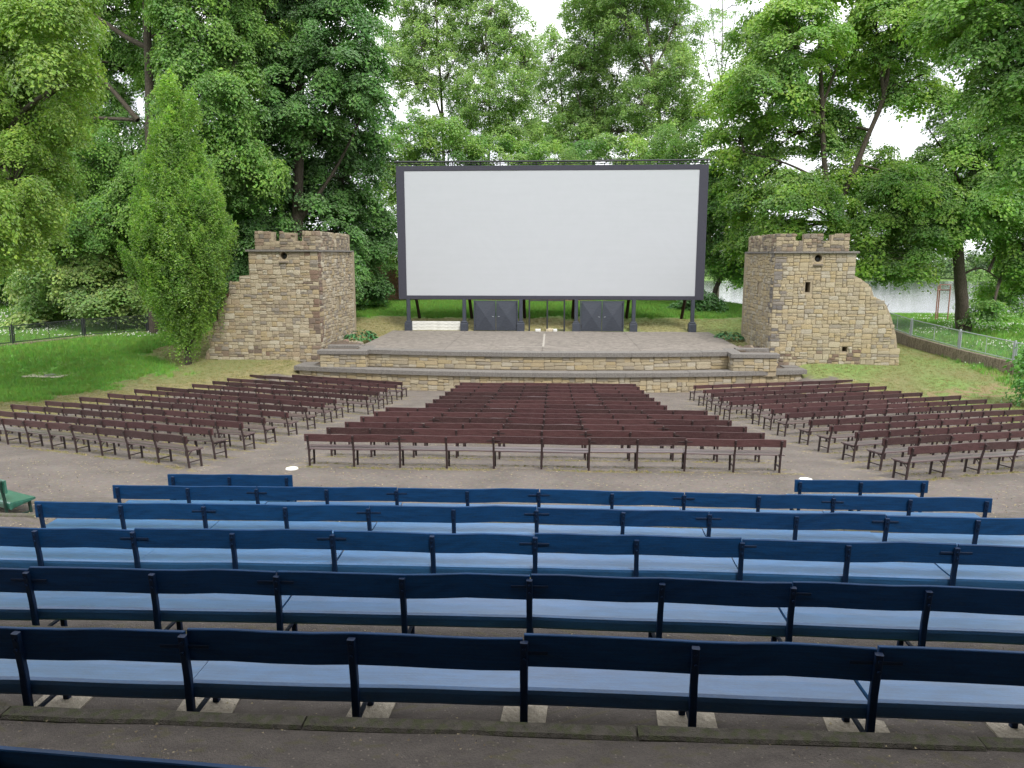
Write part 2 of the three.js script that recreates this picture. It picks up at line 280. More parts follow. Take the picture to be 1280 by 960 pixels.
// terraces under the blue benches, each with a kerb at its upper edge
const BLUE_D = [2.93, 4.58, 6.23, 7.92, 9.6, 11.4, 12.95], BLUE_Y = [-2.84, -3.16, -3.47, -3.73, -4.0, -4.32, -4.60];
{
  const t = colTex(1024, 512, (u, v) => { const k = 1 + .3 * torf(u, v, 4, 3, 5) + .14 * tor(u, v, 50, 8) + (rg() - .5) * .22; const sp = rg() < .006, c = sp ? [.34, .29, .22] : C.asphalt.map((q) => q * .82); const m = sstep(.22, .5, torf(u, v, 6, 33, 4)) * .5; return c.map((q, i) => mix(q * k, [.12, .11, .05][i], m)); }, [1 / 8, 1 / 4]);
  M.terrace = std({ map: t, roughness: .97, bumpMap: speck.clone(), bumpScale: .012 }); M.terrace.bumpMap.repeat.set(1.2, 1.2); M.terrace.bumpMap.needsUpdate = true;
  const edge = (k) => k <= 0 ? -3.2 : BLUE_D[k] - .36;
  for (let k = 0; k < 7; k++) {
    const e0 = edge(k), e1 = k === 6 ? 14.3 : edge(k + 1) - .0, top = BLUE_Y[k] + CY;
    const g = sheet(range(-16, 16, .5), range(e0, e1, .18), null, (x, d) => top + .012 * fbm2(x * .9, d * .9 + k * 9, 3) - (k === 6 ? sstep(13.3, 14.3, d) * .09 : 0));
    struct('terrace', g, M.terrace);
    if (k < 6) {                                                           // kerb at the lower edge of this terrace
      const kb = struct('terrace_kerb', boxg(-16, 16, top - .5, top - .02, -e1 - .09, -e1 + .02, .012), M.kerb);
      const R = mulberry(300 + k);
      for (let x = -15.9; x < 15.9;) { const L = Math.min(1.9 + R() * .3, 15.9 - x); if (L < .3) break; const s = part('kerb_stone', sweep(rectP(top - .14, top + .018 + R() * .008, -e1 - .1, -e1 + .035, .018), L - .012, 8, (t) => [.003 * n2(t * 3 + x, k), .005 * n2(t * 3 + x, k + 9)]), M.kerb, kb); s.position.x = x; x += L; }
    }
  }
}
// ---------- rubble masonry ----------
const STONES = Array.from({ length: 12 }, (_, q) => {
  const R = mulberry(900 + q), n = 8, pos = [], idx = [], uv = [];
  const ring = (s, z, jz) => { for (let i = 0; i < n; i++) { const cx = [-.5, -.4, .36, .5, .5, .4, -.38, -.5][i], cy = [-.38, -.5, -.5, -.4, .4, .5, .5, .36][i]; const X = (cx + J[i][0]) * s, Y = (cy + J[i][1]) * s; pos.push(X, Y, z + jz * J[i][2]); uv.push(X + q * .13, Y + q * .29); } };
  const J = Array.from({ length: n }, () => [(R() - .5) * .11, (R() - .5) * .15, R() - .5]);
  ring(1, 0, 0); ring(1, .7, .16); ring(.91, .95, .3);
  pos.push((R() - .5) * .2, (R() - .5) * .2, 1 + (R() - .5) * .12); uv.push(q * .13, q * .29);
  for (let k = 0; k < 2; k++) for (let i = 0; i < n; i++) { const a = k * n + i, b = k * n + (i + 1) % n; idx.push(a, b, a + n, b, b + n, a + n); }
  for (let i = 0; i < n; i++) idx.push(2 * n + i, 2 * n + (i + 1) % n, 3 * n);
  const g = new THREE.BufferGeometry(); g.setAttribute('position', new THREE.Float32BufferAttribute(pos, 3)); g.setAttribute('uv', new THREE.Float32BufferAttribute(uv, 2)); g.setIndex(idx); g.computeVertexNormals(); return g;
});
const inPoly = (P, x, y) => { let c = false; for (let i = 0, j = P.length - 1; i < P.length; j = i++) if ((P[i][1] > y) !== (P[j][1] > y) && x < (P[j][0] - P[i][0]) * (y - P[i][1]) / (P[j][1] - P[i][1]) + P[i][0]) c = !c; return c; };
// stones on a face: at(u, v) -> {p, q} position and orientation; outline polygon in (u, v); holes = [[u0, v0, u1, v1]]
function rubble(parent, outline, at, { seed, mats, h = [.17, .36], w = [.24, .7], holes = [], special, limit = 999, name = 'stone', courses = false, proud = .05, gap = .02 }) {
  const R = mulberry(seed), us = outline.map((p) => p[0]), vs = outline.map((p) => p[1]), u0 = Math.min(...us), u1 = Math.max(...us), v0 = Math.min(...vs), v1 = Math.max(...vs);
  const extra = new Map(); let count = 0;
  const lay = (ua, ub, va, vb) => {
    const cu = (ua + ub) / 2, cv = (va + vb) / 2;
    if (!inPoly(outline, cu, cv)) return;
    const e = Math.min(.12, (ub - ua) * .3); if (!inPoly(outline, ua + e, cv) || !inPoly(outline, ub - e, cv)) { const t = (ub - ua) * .25; if (ub - ua < .3) { if (!inPoly(outline, cu, vb - .05)) return; } else { lay(ua, cu, va, vb); lay(cu, ub, va, vb); return; } }
    for (const k of holes) if (ub > k[0] && ua < k[2] && vb > k[1] && va < k[3]) { if (ub - ua > .2 && ub - ua >= vb - va) { lay(ua, cu, va, vb); lay(cu, ub, va, vb); } else if (vb - va > .16) { lay(ua, ub, va, cv); lay(ua, ub, cv, vb); } return; }
    const m = (special && special(cu, cv, R)) || pick(R, mats), g = pick(R, STONES), { p, q } = at(cu, cv), pr = proud * (.65 + .7 * R());
    const mat4 = new THREE.Matrix4().compose(p, q.clone().multiply(new THREE.Quaternion().setFromEuler(new THREE.Euler((R() - .5) * .05, (R() - .5) * .05, (R() - .5) * .05 + (R() < .5 ? 0 : Math.PI)))), new THREE.Vector3(ub - ua - gap * (.5 + R()), vb - va - gap * (.5 + R()), pr));
    if (count++ < limit) { const o = part(name, g, m, parent); mat4.decompose(o.position, o.quaternion, o.scale); }
    else { if (!extra.has(m)) extra.set(m, []); extra.get(m).push(g.clone().applyMatrix4(mat4)); }
  };
  const cut = (a, b, c, d) => {                                            // irregular rubble: cut the face into unequal blocks
    const W = b - a, Hh = d - c, lw = w[0] + (w[1] - w[0]) * (.35 + .75 * R()), lh = h[0] + (h[1] - h[0]) * (.25 + .85 * R());
    if ((W <= lw && Hh <= lh) || (W < w[0] * 1.3 && Hh < h[0] * 1.5)) return lay(a, b, c + (R() - .5) * .02, d + (R() - .5) * .02);
    if (W / lw > Hh / lh) { const k = a + W * (.33 + .34 * R()); cut(a, k, c, d); cut(k, b, c, d); } else { const k = c + Hh * (.36 + .28 * R()); cut(a, b, c, k); cut(a, b, k, d); }
  };
  if (!courses) cut(u0, u1, v0, v1); else for (let v = v0; v < v1 - .05;) {
    let hh = h[0] + (h[1] - h[0]) * R(); if (v + hh > v1 - .1) hh = v1 - v;
    for (let u = u0 - R() * .3; u < u1;) {
      let ww = w[0] + (w[1] - w[0]) * Math.pow(R(), 1.3); if (u1 - u - ww < .15) ww = u1 - u;
      const a = Math.max(u, u0), b = Math.min(u + ww, u1), r = R(), wob = (R() - .5) * .05;
      if (b - a > .08) { if (r < .2 && hh > .3) { const k = .4 + .2 * R(); lay(a, b, v + wob, v + hh * k); lay(a, b, v + hh * k, v + hh + wob); } else lay(a, b, v + wob * .5, v + hh + wob * .5); }
      u += ww;
    }
    v += hh;
  }
  for (const [m, gs] of extra) { const o = part(name + '_facing', mergeGeometries(gs), m, parent); o.userData.kind = 'stuff'; }
  return count;
}
const extr = (outline, depth, holes = []) => {
  const s = new THREE.Shape(outline.map((p) => new THREE.Vector2(p[0], p[1])));
  for (const k of holes) { const p = new THREE.Path(); if (k.length === 4) { p.moveTo(k[0], k[1]); p.lineTo(k[2], k[1]); p.lineTo(k[2], k[3]); p.lineTo(k[0], k[3]); p.closePath(); } else { for (let i = 0; i < 12; i++) { const a = -i / 12 * 6.2832, X = k[0] + Math.cos(a) * k[2], Y = k[1] + Math.sin(a) * k[2]; if (i) p.lineTo(X, Y); else p.moveTo(X, Y); } p.closePath(); } s.holes.push(p); }
  return new THREE.ExtrudeGeometry(s, { depth, bevelEnabled: false });
};
const Q0 = new THREE.Quaternion(), QY = (a) => new THREE.Quaternion().setFromAxisAngle(new THREE.Vector3(0, 1, 0), a);

// ---------- stone towers ----------
function tower({ label, dir, outline, corner, d, depth, top, holes, round, mats, quoin, parapet, sideGap, seed, name }) {
  // dir = +1: the receding face looks towards +x (left tower), -1: towards -x
  const t = thing(name, label, 'tower', [0, 0, 0], 0, 'stone towers beside the stage');
  const rect = (k) => [k[0] - .01, k[1] - .01, k[2] + .01, k[3] + .01], rh = [round[0] - .2, round[1] - .2, round[0] + .2, round[1] + .2];
  const core = part('wall', extr(outline, .7, [...holes, [round[0], round[1], .21]]), M.mortar, t); core.position.z = -d - .7;
  const front = (u, v) => ({ p: new THREE.Vector3(u, v, -d - .01), q: Q0 });
  const base = Math.min(...outline.map((p) => p[1]));
  const qz = (cu, cv, R) => Math.abs(cu - corner) < .3 + .35 * R() && R() < .62 ? pick(R, quoin) : (cv < base + 1.2 && R() < .15 ? pick(R, M.quoinBrown) : null);
  rubble(t, outline, front, { seed, mats, holes: [...holes.map(rect), rh], special: qz, limit: 250 });
  // receding side wall
  const sd = part('wall', extr([[0, base - .3], [depth, base - .3], [depth, top], [0, top]], .7), M.mortar, t);
  sd.rotation.y = Math.PI / 2; sd.position.set(corner - (dir > 0 ? .7 : 0), 0, -d - .702);
  const side = dir > 0 ? (u, v) => ({ p: new THREE.Vector3(corner + .012, v, -d - u), q: QY(Math.PI / 2) }) : (u, v) => ({ p: new THREE.Vector3(corner - .012, v, -d - u), q: QY(-Math.PI / 2) });
  rubble(t, [[0, base - .3], [depth, base - .3], [depth, top], [0, top]], side, { seed: seed + 1, mats, special: (u, v, R) => u < .55 && R() < .5 ? pick(R, quoin) : null, holes: [sideGap], limit: 40 });
  // back wall and roof close the tower
  const xo = outline.filter((p) => p[1] > top - .1).map((p) => p[0]), far = dir > 0 ? Math.min(...xo) : Math.max(...xo);
  const xa = Math.min(far, corner), xb = Math.max(far, corner);
  part('wall', boxg(xa + (dir > 0 ? 0 : .72), xb - (dir > 0 ? .72 : 0), base - .3, top - .02, -d - depth - .68, -d - depth, .01), M.mortar, t);
  part('wall', boxg(dir > 0 ? xa : xb - .6, dir > 0 ? xa + .6 : xb, base - .3, top - .02, -d - depth + .01, -d - .72, .01), M.mortar, t);
  // cornice slabs
  const R = mulberry(seed + 5);
  for (let x = xa - .12; x < xb + .1;) { const L = Math.min(.9 + R() * .6, xb + .12 - x); part('cornice_slab', boxg(x, x + L - .012, top, top + .1 + R() * .02, -d - .9, -d + .16, .015), M.coping, t); x += L; }
  for (let z = .91; z < depth;) { const L = Math.min(1 + R() * .6, depth - z + .1), g = boxg(0, L - .012, top, top + .1 + R() * .02, -.9, .16, .015); const o = part('cornice_slab', g, M.coping, t); o.rotation.y = dir > 0 ? Math.PI / 2 : -Math.PI / 2; o.position.set(corner + (dir > 0 ? 0 : 0), 0, dir > 0 ? -d - z - L + .012 : -d - z); if (dir > 0) { o.position.z = -d - z; } else o.position.z = -d - z - L + .012; z += L; }
  const lid = part('roof', boxg(xa + .5, xb - .5, top + .03, top + .16, -d - depth, -d - .85, .01), M.coping, t);
  // parapet
  const pc = part('parapet', extr(parapet, .42), M.mortar, t); pc.position.z = -d - .52;
  rubble(t, parapet, (u, v) => ({ p: new THREE.Vector3(u, v, -d - .1), q: Q0 }), { seed: seed + 7, mats: [...M.capStones, mats[0], mats[2]], h: [.2, .3], w: [.3, .6], limit: 60, name: 'parapet_stone' });
  const pt = Math.max(...parapet.map((p) => p[1])), px = dir > 0 ? Math.max(...parapet.map((p) => p[0])) : Math.min(...parapet.map((p) => p[0]));
  const sp = [[.0, top + .1], [depth - .4, top + .1], [depth - .4, pt - .05], [depth * .55, pt - .02], [depth * .55, pt - .35], [depth * .45, pt - .35], [depth * .45, pt], [0, pt]];
  const s2 = part('parapet', extr(sp, .4), M.mortar, t); s2.rotation.y = Math.PI / 2; s2.position.set(dir > 0 ? px - .41 : px + .01, 0, -d - .53);
  rubble(t, sp, (u, v) => ({ p: new THREE.Vector3(px, v, -d - .1 - u), q: QY(dir > 0 ? Math.PI / 2 : -Math.PI / 2) }), { seed: seed + 8, mats: [...M.capStones, mats[1]], h: [.2, .3], w: [.3, .6], limit: 0, name: 'parapet_stone' });
  // round opening with its worn ring
  const lamp = part('floodlight', new THREE.CylinderGeometry(.1, .13, .22, 12).rotateX(Math.PI / 2), M.darkBar, t); lamp.position.set(round[0] + .03, round[1] - .05, -d - .3);
  part('ledge_stone', STONES[3], M.capStones[0], t).position.set(0, 0, 0); const ls = t.children[t.children.length - 1]; ls.position.set(round[0], round[1] - .36, -d); ls.scale.set(.55, .12, .12);
  return t;
}
{
  const t = tower({ name: 'stone_tower', label: 'weathered grey-brown stone ruin tower beside the columnar tree', dir: 1, corner: -13.6, d: 44.5, depth: 7.6, top: 7.55, seed: 41,
    outline: [[-20.75, .95], [-20.55, 1.7], [-20.3, 1.95], [-20.38, 2.6], [-20.05, 2.75], [-20.08, 3.4], [-19.7, 3.6], [-19.72, 4.15], [-19.35, 4.3], [-19.4, 4.7], [-18.98, 4.95], [-18.94, 5.8], [-18.31, 5.83], [-18.3, 6.15], [-17.7, 6.2], [-17.68, 7.55], [-13.6, 7.55], [-13.6, .95]], holes: [], round: [-15.6, 7.32], mats: M.greyStones, quoin: M.quoinBrown,
    parapet: [[-17.3, 7.66], [-17.28, 8.68], [-16.16, 8.68], [-16.18, 8.17], [-15.84, 8.17], [-15.82, 8.66], [-14.88, 8.63], [-14.9, 8.17], [-14.5, 8.17], [-14.48, 8.74], [-13.75, 8.72], [-13.72, 7.66]], sideGap: [3.6, 4.0, 4.15, 4.75] });
  // red brick remnant behind the sloping shoulder
  const bo = [[-20.3, 1.0], [-20.25, 3.9], [-19.6, 5.0], [-19.1, 5.75], [-18.6, 5.75], [-18.6, 1.0]];
  const c = part('brick_core', extr(bo, .5), M.mortar, t); c.position.z = -46.1;
  rubble(t, bo, (u, v) => ({ p: new THREE.Vector3(u, v, -45.6), q: Q0 }), { seed: 71, mats: M.bricks, h: [.11, .13], w: [.24, .32], name: 'brick', courses: true, proud: .03, gap: .016, limit: 60 });
  tower({ name: 'stone_tower', label: 'cream stone ruin tower with square hole, stepped down toward the wire fence', dir: -1, corner: 12.45, d: 44.5, depth: 6.2, top: 7.45, seed: 57,
    outline: [[12.45, .85], [19.72, .85], [19.6, 2.0], [19.43, 2.9], [19.1, 3.9], [18.77, 4.6], [18.4, 4.9], [18.05, 5.04], [17.86, 5.58], [17.35, 5.98], [16.9, 6.22], [16.93, 7.45], [12.45, 7.45]], holes: [[14.22, 5.28, 14.5, 5.86], [16.5, 1.92, 16.8, 2.2]], round: [14.85, 7.18], mats: M.creamStones, quoin: M.quoinGrey,
    parapet: [[12.5, 7.56], [12.5, 8.54], [13.56, 8.54], [13.58, 8.1], [14.05, 8.1], [14.04, 8.52], [15.04, 8.54], [15.05, 8.1], [15.53, 8.1], [15.52, 8.48], [16.5, 8.5], [16.54, 7.56]], sideGap: [2.4, 5.1, 3.1, 5.75] });
}

// ---------- stage ----------
const YL = 1.13, YU = 2.07, SX = -.33;
const arcD = (x, off = 0) => 96.2 - Math.sqrt(Math.max(1, (55.4 - off) ** 2 - (x - SX) ** 2));
{
  const t = thing('stage', 'broad concrete stage on two stepped walls of cream rubble stone', 'stage');
  const R = mulberry(88);
  // slab following an arc between x0 and x1, from radius offset o0 (front) back to depth fn(x)
  const arcSlab = (x0, x1, y0, y1, o0, back, n) => {
    const top = [], bot = [], pos = [], uv = [], quad = (a, b, c, d) => { for (const p of [a, b, c, a, c, d]) { pos.push(...p); uv.push(p[0], p[2] + p[1]); } };
    for (let i = 0; i < n; i++) {
      const xa = mix(x0, x1, i / n), xb = mix(x0, x1, (i + 1) / n), fa = -arcD(xa, o0), fb = -arcD(xb, o0), ba = -back(xa), bb = -back(xb);
      quad([xa, y1, fa], [xb, y1, fb], [xb, y1, bb], [xa, y1, ba]); quad([xa, y0, fa], [xb, y0, fb], [xb, y1, fb], [xa, y1, fa]);
      quad([xa, y0, ba], [xb, y0, bb], [xb, y0, fb], [xa, y0, fa]); quad([xb, y0, bb], [xa, y0, ba], [xa, y1, ba], [xb, y1, bb]);
      if (i === 0) quad([xa, y0, ba], [xa, y0, fa], [xa, y1, fa], [xa, y1, ba]);
      if (i === n - 1) quad([xb, y0, fb], [xb, y0, bb], [xb, y1, bb], [xb, y1, fb]);
    }
    const g = new THREE.BufferGeometry(); g.setAttribute('position', new THREE.Float32BufferAttribute(pos, 3)); g.setAttribute('uv', new THREE.Float32BufferAttribute(uv, 2)); g.computeVertexNormals(); return g;
  };
  const faceAt = (off, out) => (u, v) => { const x = u, k = (x - SX) / (55.4 - off); return { p: new THREE.Vector3(x, v, -arcD(x, off) + out), q: QY(Math.asin(k)) }; };
  // lower step
  part('wall', arcSlab(-14.4, 13.75, -.5, YL - .235, .12, (x) => arcD(x, .12) + .6, 24), M.mortar, t);
  rubble(t, [[-14.4, -.1], [13.75, -.1], [13.75, YL - .235], [-14.4, YL - .235]], faceAt(.12, 0), { seed: 201, mats: M.creamStones, h: [.2, .4], w: [.3, .8], limit: 150, proud: .05 });
  for (let x = -14.66; x < 13.98;) { const L = Math.min(1.5 + R() * .5, 14.02 - x); const o = part('coping_slab', arcSlab(x, x + L - .01, YL - .23, YL + (R() - .5) * .014, -.06, (q) => arcD(q, -.06) + .95 , 2), M.coping, t); x += L; }
  part('ledge', arcSlab(-14.4, 13.75, YL - .4, YL - .06, .7, (x) => Math.abs(x - SX) > 9.7 ? 44.6 : arcD(x, 1.15) + .6, 24), M.soil, t);
  for (const s of [-1, 1]) {                                               // end returns of the lower coping
    const x0 = s < 0 ? -14.66 : 13.06, d0 = arcD(s * 14.2, -.06) + .97;
    const o = part('coping_slab', boxg(0, 3.3, YL - .23, YL + .004, -.92, 0, .02), M.coping, t); o.rotation.y = Math.PI / 2; o.position.set(x0 + .92, 0, -d0); 
    part('wall', boxg(s < 0 ? -14.4 : 13.2, s < 0 ? -13.9 : 13.7, -.5, YL - .24, -46.2, -43.3, .01), M.mortar, t);
  }
  // upper step
  const xl = -10.35, xr = 9.7;
  part('wall', arcSlab(xl - .2, xr + .2, YL - .3, YU - .235, 1.25, (x) => arcD(x, 1.25) + .5, 20), M.mortar, t);
  rubble(t, [[xl - .1, YL - .02], [xr + .1, YL - .02], [xr + .1, YU - .235], [xl - .1, YU - .235]], faceAt(1.25, 0), { seed: 211, mats: M.creamStones, h: [.2, .34], w: [.4, 1.0], limit: 110, proud: .045 });
  for (let x = xl; x < xr - .02;) { const L = Math.min(1.6 + R() * .5, xr - x); part('coping_slab', arcSlab(x, x + L - .01, YU - .23, YU + .002 + (R() - .5) * .012, 1.1, (q) => arcD(q, 1.1) + .85, 2), M.coping, t); x += L; }
  // side wings with planting pits
  for (const s of [-1, 1]) {
    const xa = s < 0 ? -13.2 : 9.71, xb = s < 0 ? -10.36 : 12.3, df = s < 0 ? 42.35 : 41.95;
    part('wall', boxg(xa + .12, xb - .12, YL - .3, YU - .235, -df - .5, -df - .12, .01), M.mortar, t);
    rubble(t, [[xa + .12, YL - .02], [xb - .12, YL - .02], [xb - .12, YU - .235], [xa + .12, YU - .235]], (u, v) => ({ p: new THREE.Vector3(u, v, -df - .11), q: Q0 }), { seed: 220 + s, mats: M.creamStones, h: [.2, .3], w: [.3, .7], limit: 20, proud: .04 });
    const ix = s < 0 ? xb - .12 : xa + .12;                                 // inner return wall facing the middle
    part('wall', boxg(s < 0 ? ix - .4 : ix, s < 0 ? ix : ix + .4, YL - .3, YU - .235, -df - 2.2, -df - .51, .01), M.mortar, t);
    rubble(t, [[.12, YL - .02], [2.0, YL - .02], [2.0, YU - .235], [.12, YU - .235]], (u, v) => ({ p: new THREE.Vector3(ix + (s < 0 ? .01 : -.01), v, -df - u), q: QY(s < 0 ? Math.PI / 2 : -Math.PI / 2) }), { seed: 230 + s, mats: M.creamStones, h: [.2, .3], w: [.3, .6], limit: 10, proud: .04 });
    part('coping_slab', boxg(xa, xb, YU - .23, YU + .006, -df - .75, -df, .02), M.coping, t);
    const o = part('coping_slab', boxg(0, 1.75, YU - .23, YU + .009, -.7, 0, .02), M.coping, t); o.rotation.y = Math.PI / 2; o.position.set(s < 0 ? xb : xa + .7, 0, -df - .76);
    part('coping_slab', boxg(xa + (s < 0 ? 0 : .72), xb - (s < 0 ? .72 : 0), YU - .18, YU + .05, -df - 2.6, -df - 2.1, .02), M.coping, t);
    part('planting_soil', boxg(xa + .1, xb - .1, YL, YU - .12, -df - 2.09, -df - .76, .02), M.soil, t);
  }
  // floor slabs
  const floor = (x, d) => YU - .004 + .012 * n2(x * .3, d * .3);
  const fx = [-11.3, -6.1, -.55, 5, 10.9], fd = [0, 47.4, 54.1];
  for (let i = 0; i < 4; i++) for (let j = 0; j < 2; j++) {
    const x0 = fx[i], x1 = fx[i + 1] - .018, g = sheet(range(0, 1, .1), range(0, 1, .1)), p = g.attributes.position, u = g.attributes.uv;
    for (let k = 0; k < p.count; k++) { const a = p.getX(k), b = -p.getZ(k), x = mix(x0, x1, a), d = j ? mix(47.4, 54.1, b) : mix(arcD(x, 1.1) + .855, 47.382, b); p.setXYZ(k, x, floor(x, d), -d); u.setXY(k, x, d); }
    g.computeVertexNormals(); part('floor_slab', g, M.stageFloor, t);
  }
  part('floor_base', boxg(-11.3, 10.9, YU - .3, YU - .03, -54.1, -43.7, .01), M.soil, t);
  // painted marks on the floor
  part('painted_line', sheet([-.68, -.56], range(45, 52.4, .5), null, (x, d) => floor(x, d) + .004).translate(.1, 0, 0), M.lineMark, t);
  part('painted_line', sheet(range(-2.9, .2, .2), [44.7, 44.82], null, (x, d) => floor(x, d) + .004), M.lineMark, t);
}

// ---------- cinema screen ----------
{
  const Z = -54.5, x0 = -10.9, x1 = 10.5, y0 = CY - 3.09, y1 = CY + 6.08;
  const t = thing('cinema_screen', 'large white cinema screen with dark border standing on posts behind the stage', 'cinema screen', [0, 0, 0]);
  part('canvas', sweep([[y0 + .28, Z], [y1 - .34, Z], [y1 - .34, Z + .03], [y0 + .28, Z + .03]].reverse(), x1 - x0 - 1.15, 1).translate(x0 + .57, 0, 0), M.screen, t);
  part('border', boxg(x0, x0 + .565, y0, y1, Z - .06, Z + .07, .02), M.border, t); part('border', boxg(x1 - .6, x1, y0, y1, Z - .06, Z + .07, .02), M.border, t);
  part('border', boxg(x0 + .566, x1 - .601, y0, y0 + .28, Z - .06, Z + .065, .02), M.border, t); part('border', boxg(x0 + .566, x1 - .601, y1 - .34, y1, Z - .06, Z + .065, .02), M.border, t);
  part('backing', boxg(x0 + .1, x1 - .1, y0 + .1, y1 - .1, Z - .3, Z - .07, .02), M.darkBar, t);
  part('top_bar', tube([[x0 - .12, y1 + .27, Z + .1], [0, y1 + .25, Z + .1], [x1 + .12, y1 + .28, Z + .1]], .065, .065, 8, 6), M.darkBar, t);
  part('top_bar', tube([[x0 - .05, y1 + .13, Z - .1], [0, y1 + .12, Z - .1], [x1 + .05, y1 + .13, Z - .1]], .03, .03, 6, 6), M.darkBar, t);
  for (let k = 0; k <= 11; k++) { const x = mix(x0 + .1, x1 - .1, k / 11); part('bracket', bar([x, y1 - .02, Z], [x, y1 + .27, Z + .08], .05), M.darkBar, t); }
  for (const x of [-10.21, -6.23, -2.22, 1.67, 5.68, 9.76]) {
    part('post', bar([x, YU - .2, Z + .15], [x, y0 + .02, Z + .15], .26, .24), M.slate, t);
    const b = part('post_base', mergeGeometries([boxg(x - .26, x + .26, YU - .02, YU + .56, Z - .1, Z + .42, .03), boxg(x - .2, x + .2, YU + .56, YU + .68, Z - .04, Z + .36, .03)]), M.slate, t);
    part('bracing_strut', bar([x + (x < 0 ? .1 : -.1) * 1.5, H(x, 58) - .1, -58.1], [x, y0 + 3, Z - .35], .2, .16), M.rust, t);
  }
}
function doubleDoor(xa, xb, label) {
  const t = thing('double_door', label, 'door', [xa, YU, -54.22], 0, 'metal doors under the screen');
  const W = xb - xa, Hh = 2.13, w = W / 2 - .03;
  part('door_frame', mergeGeometries([boxg(-.07, 0, 0, Hh + .02, -.1, .1, .01), boxg(W, W + .07, 0, Hh + .02, -.1, .1, .01)]), M.slate, t);
  for (const k of [0, 1]) {
    const x0 = .015 + k * (W / 2 + .01), leaf = part('door_leaf', boxg(x0, x0 + w, .02, Hh, -.03, .02, .008), M.slate, t);
    const pos = [], P = [[x0 + .06, .1, .024], [x0 + w - .06, .1, .024], [x0 + w - .06, Hh - .1, .024], [x0 + .06, Hh - .1, .024], [x0 + w / 2, Hh / 2, .12]], uv = [];
    for (let i = 0; i < 4; i++) for (const q of [P[i], P[(i + 1) % 4], P[4]]) { pos.push(...q); uv.push(q[0], q[1]); }
    const g = new THREE.BufferGeometry(); g.setAttribute('position', new THREE.Float32BufferAttribute(pos, 3)); g.setAttribute('uv', new THREE.Float32BufferAttribute(uv, 2)); g.computeVertexNormals();
    part('pressed_panel', g, M.slate, leaf);
    part('handle', bar([x0 + (k ? .12 : w - .12), 1.0, .06], [x0 + (k ? .24 : w - .24), 1.03, .06], .03), M.galv, leaf);
    for (const y of [.3, Hh - .3]) part('hinge', bar([x0 + (k ? w - .02 : .02), y, .03], [x0 + (k ? w - .02 : .02), y + .14, .03], .05), M.darkBar, leaf);
  }
}
doubleDoor(-5.47, -2.5, 'dark metal double door beside the white board under the screen');
doubleDoor(2.0, 4.92, 'dark metal double door right of the thin upright bars under the screen');
{
  const xs = [-1.62, -.36, .84], t = thing('bar_railing', 'thin dark upright bars between the two metal doors', 'railing', [0, YU, -54.25]);
  for (const x of xs) part('upright', bar([x, -.02, 0], [x, 2.2, 0], .11), M.darkBar, t);
  part('bottom_rail', bar([xs[1], .08, 0], [xs[2], .08, 0], .06), M.darkBar, t); part('top_rail', bar([xs[0], 2.14, .005], [xs[2], 2.14, .005], .07), M.darkBar, t);
  const R = mulberry(4); for (let k = 0; k < 7; k++) { const o = tag(new THREE.Mesh(STONES[k], pick(R, [M.paleConcrete, M.whiteBoard, M.creamStones[1]])), 'pale broken stone lying under the upright bars', 'stone', 'broken stones under the screen'); o.name = numbered('loose_stone'); o.position.set(-1.2 + R() * 2.6, YU, -54.5 + R() * .5); o.scale.set(.25 + R() * .2, .3, .12 + .08 * R()); o.rotation.x = -Math.PI / 2; put(o); }
  const w = thing('white_board', 'low white board wall between the first two screen posts', 'board', [-9.95, YU, -54.35]);
  for (let k = 0; k < 3; k++) part('plank', boxg(0, 3.42, .01 + k * .22, .215 + k * .22, -.03 + k * .006, .03 + k * .006, .008), M.whiteBoard, w);
}
// ---------- benches ----------
const geoCache = new Map();
const cached = (k, f) => { if (!geoCache.has(k)) geoCache.set(k, f()); return geoCache.get(k); };
const plankGeo = (L, v, y0, y1, z0, z1, amp = .006) => cached(`p${L.toFixed(2)}_${v}_${y0}_${y1}_${z0}`, () => sweep(rectP(y0, y1, z0, z1, .005), L, 8, (t) => [amp * (n2(t * 1.6 + v * 7, 1) + .4 * n2(t * 4, v)), amp * 1.4 * n2(t * 1.4 + v * 5, 9)]));
const blueSeatGeo = (L, v) => cached(`s${L.toFixed(2)}_${v}`, () => sweep([[.275, -.07], [.262, -.058], [.262, -.044], [.28, -.032], [.345, -.028], [.372, -.034], [.384, -.056], [.380, -.25], [.384, -.43], [.381, -.445], [.366, -.452], [.349, -.445], [.348, -.25], [.352, -.07]], L, 8, (t) => [.004 * n2(t * 1.5 + v * 3, 5), .006 * n2(t * 1.4 + v, 4)]));
const postGeo = (style) => cached('post' + style, () => style === 'blue'
  ? mergeGeometries([bar([0, -.12, -.03], [0, .44, -.008], .05, .04), bar([0, .43, -.009], [0, .735, .028], .05, .04), bar([0, .325, -.075], [0, .325, -.42], .035, .045)])
  : mergeGeometries([bar([0, -.12, -.07], [0, .42, -.04], .045, .04), bar([0, .41, -.041], [0, .755, .028], .045, .04), bar([0, .38, -.03], [0, .38, -.42], .03, .04), tube([[0, .2, -.055], [0, .31, -.10], [0, .38, -.2]], .01, .01, 5, 3).toNonIndexed()]));
const legGeo = (s) => cached('leg' + s, () => bar([0, -.12, -.40], [0, s === 'blue' ? .345 : .385, -.385], .045, .04));
const stretchGeo = (s) => cached('str' + s, () => bar([0, .12, -.04], [0, .12, -.385], .022, .03));
const strapGeo = cached('strap', () => boxg(-.16, .16, .635, .66, .012, .02, .003));
const boltGeo = cached('bolt', () => new THREE.CylinderGeometry(.011, .011, .014, 8).rotateX(Math.PI / 2));
const padGeo = cached('pad', () => sweep(rectP(-.05, .014, -.56, -.2, .012), .34, 4, (t) => [.004 * n2(t * 5, 1), .03 * n2(t * 3, 2)]).translate(-.17, 0, 0));
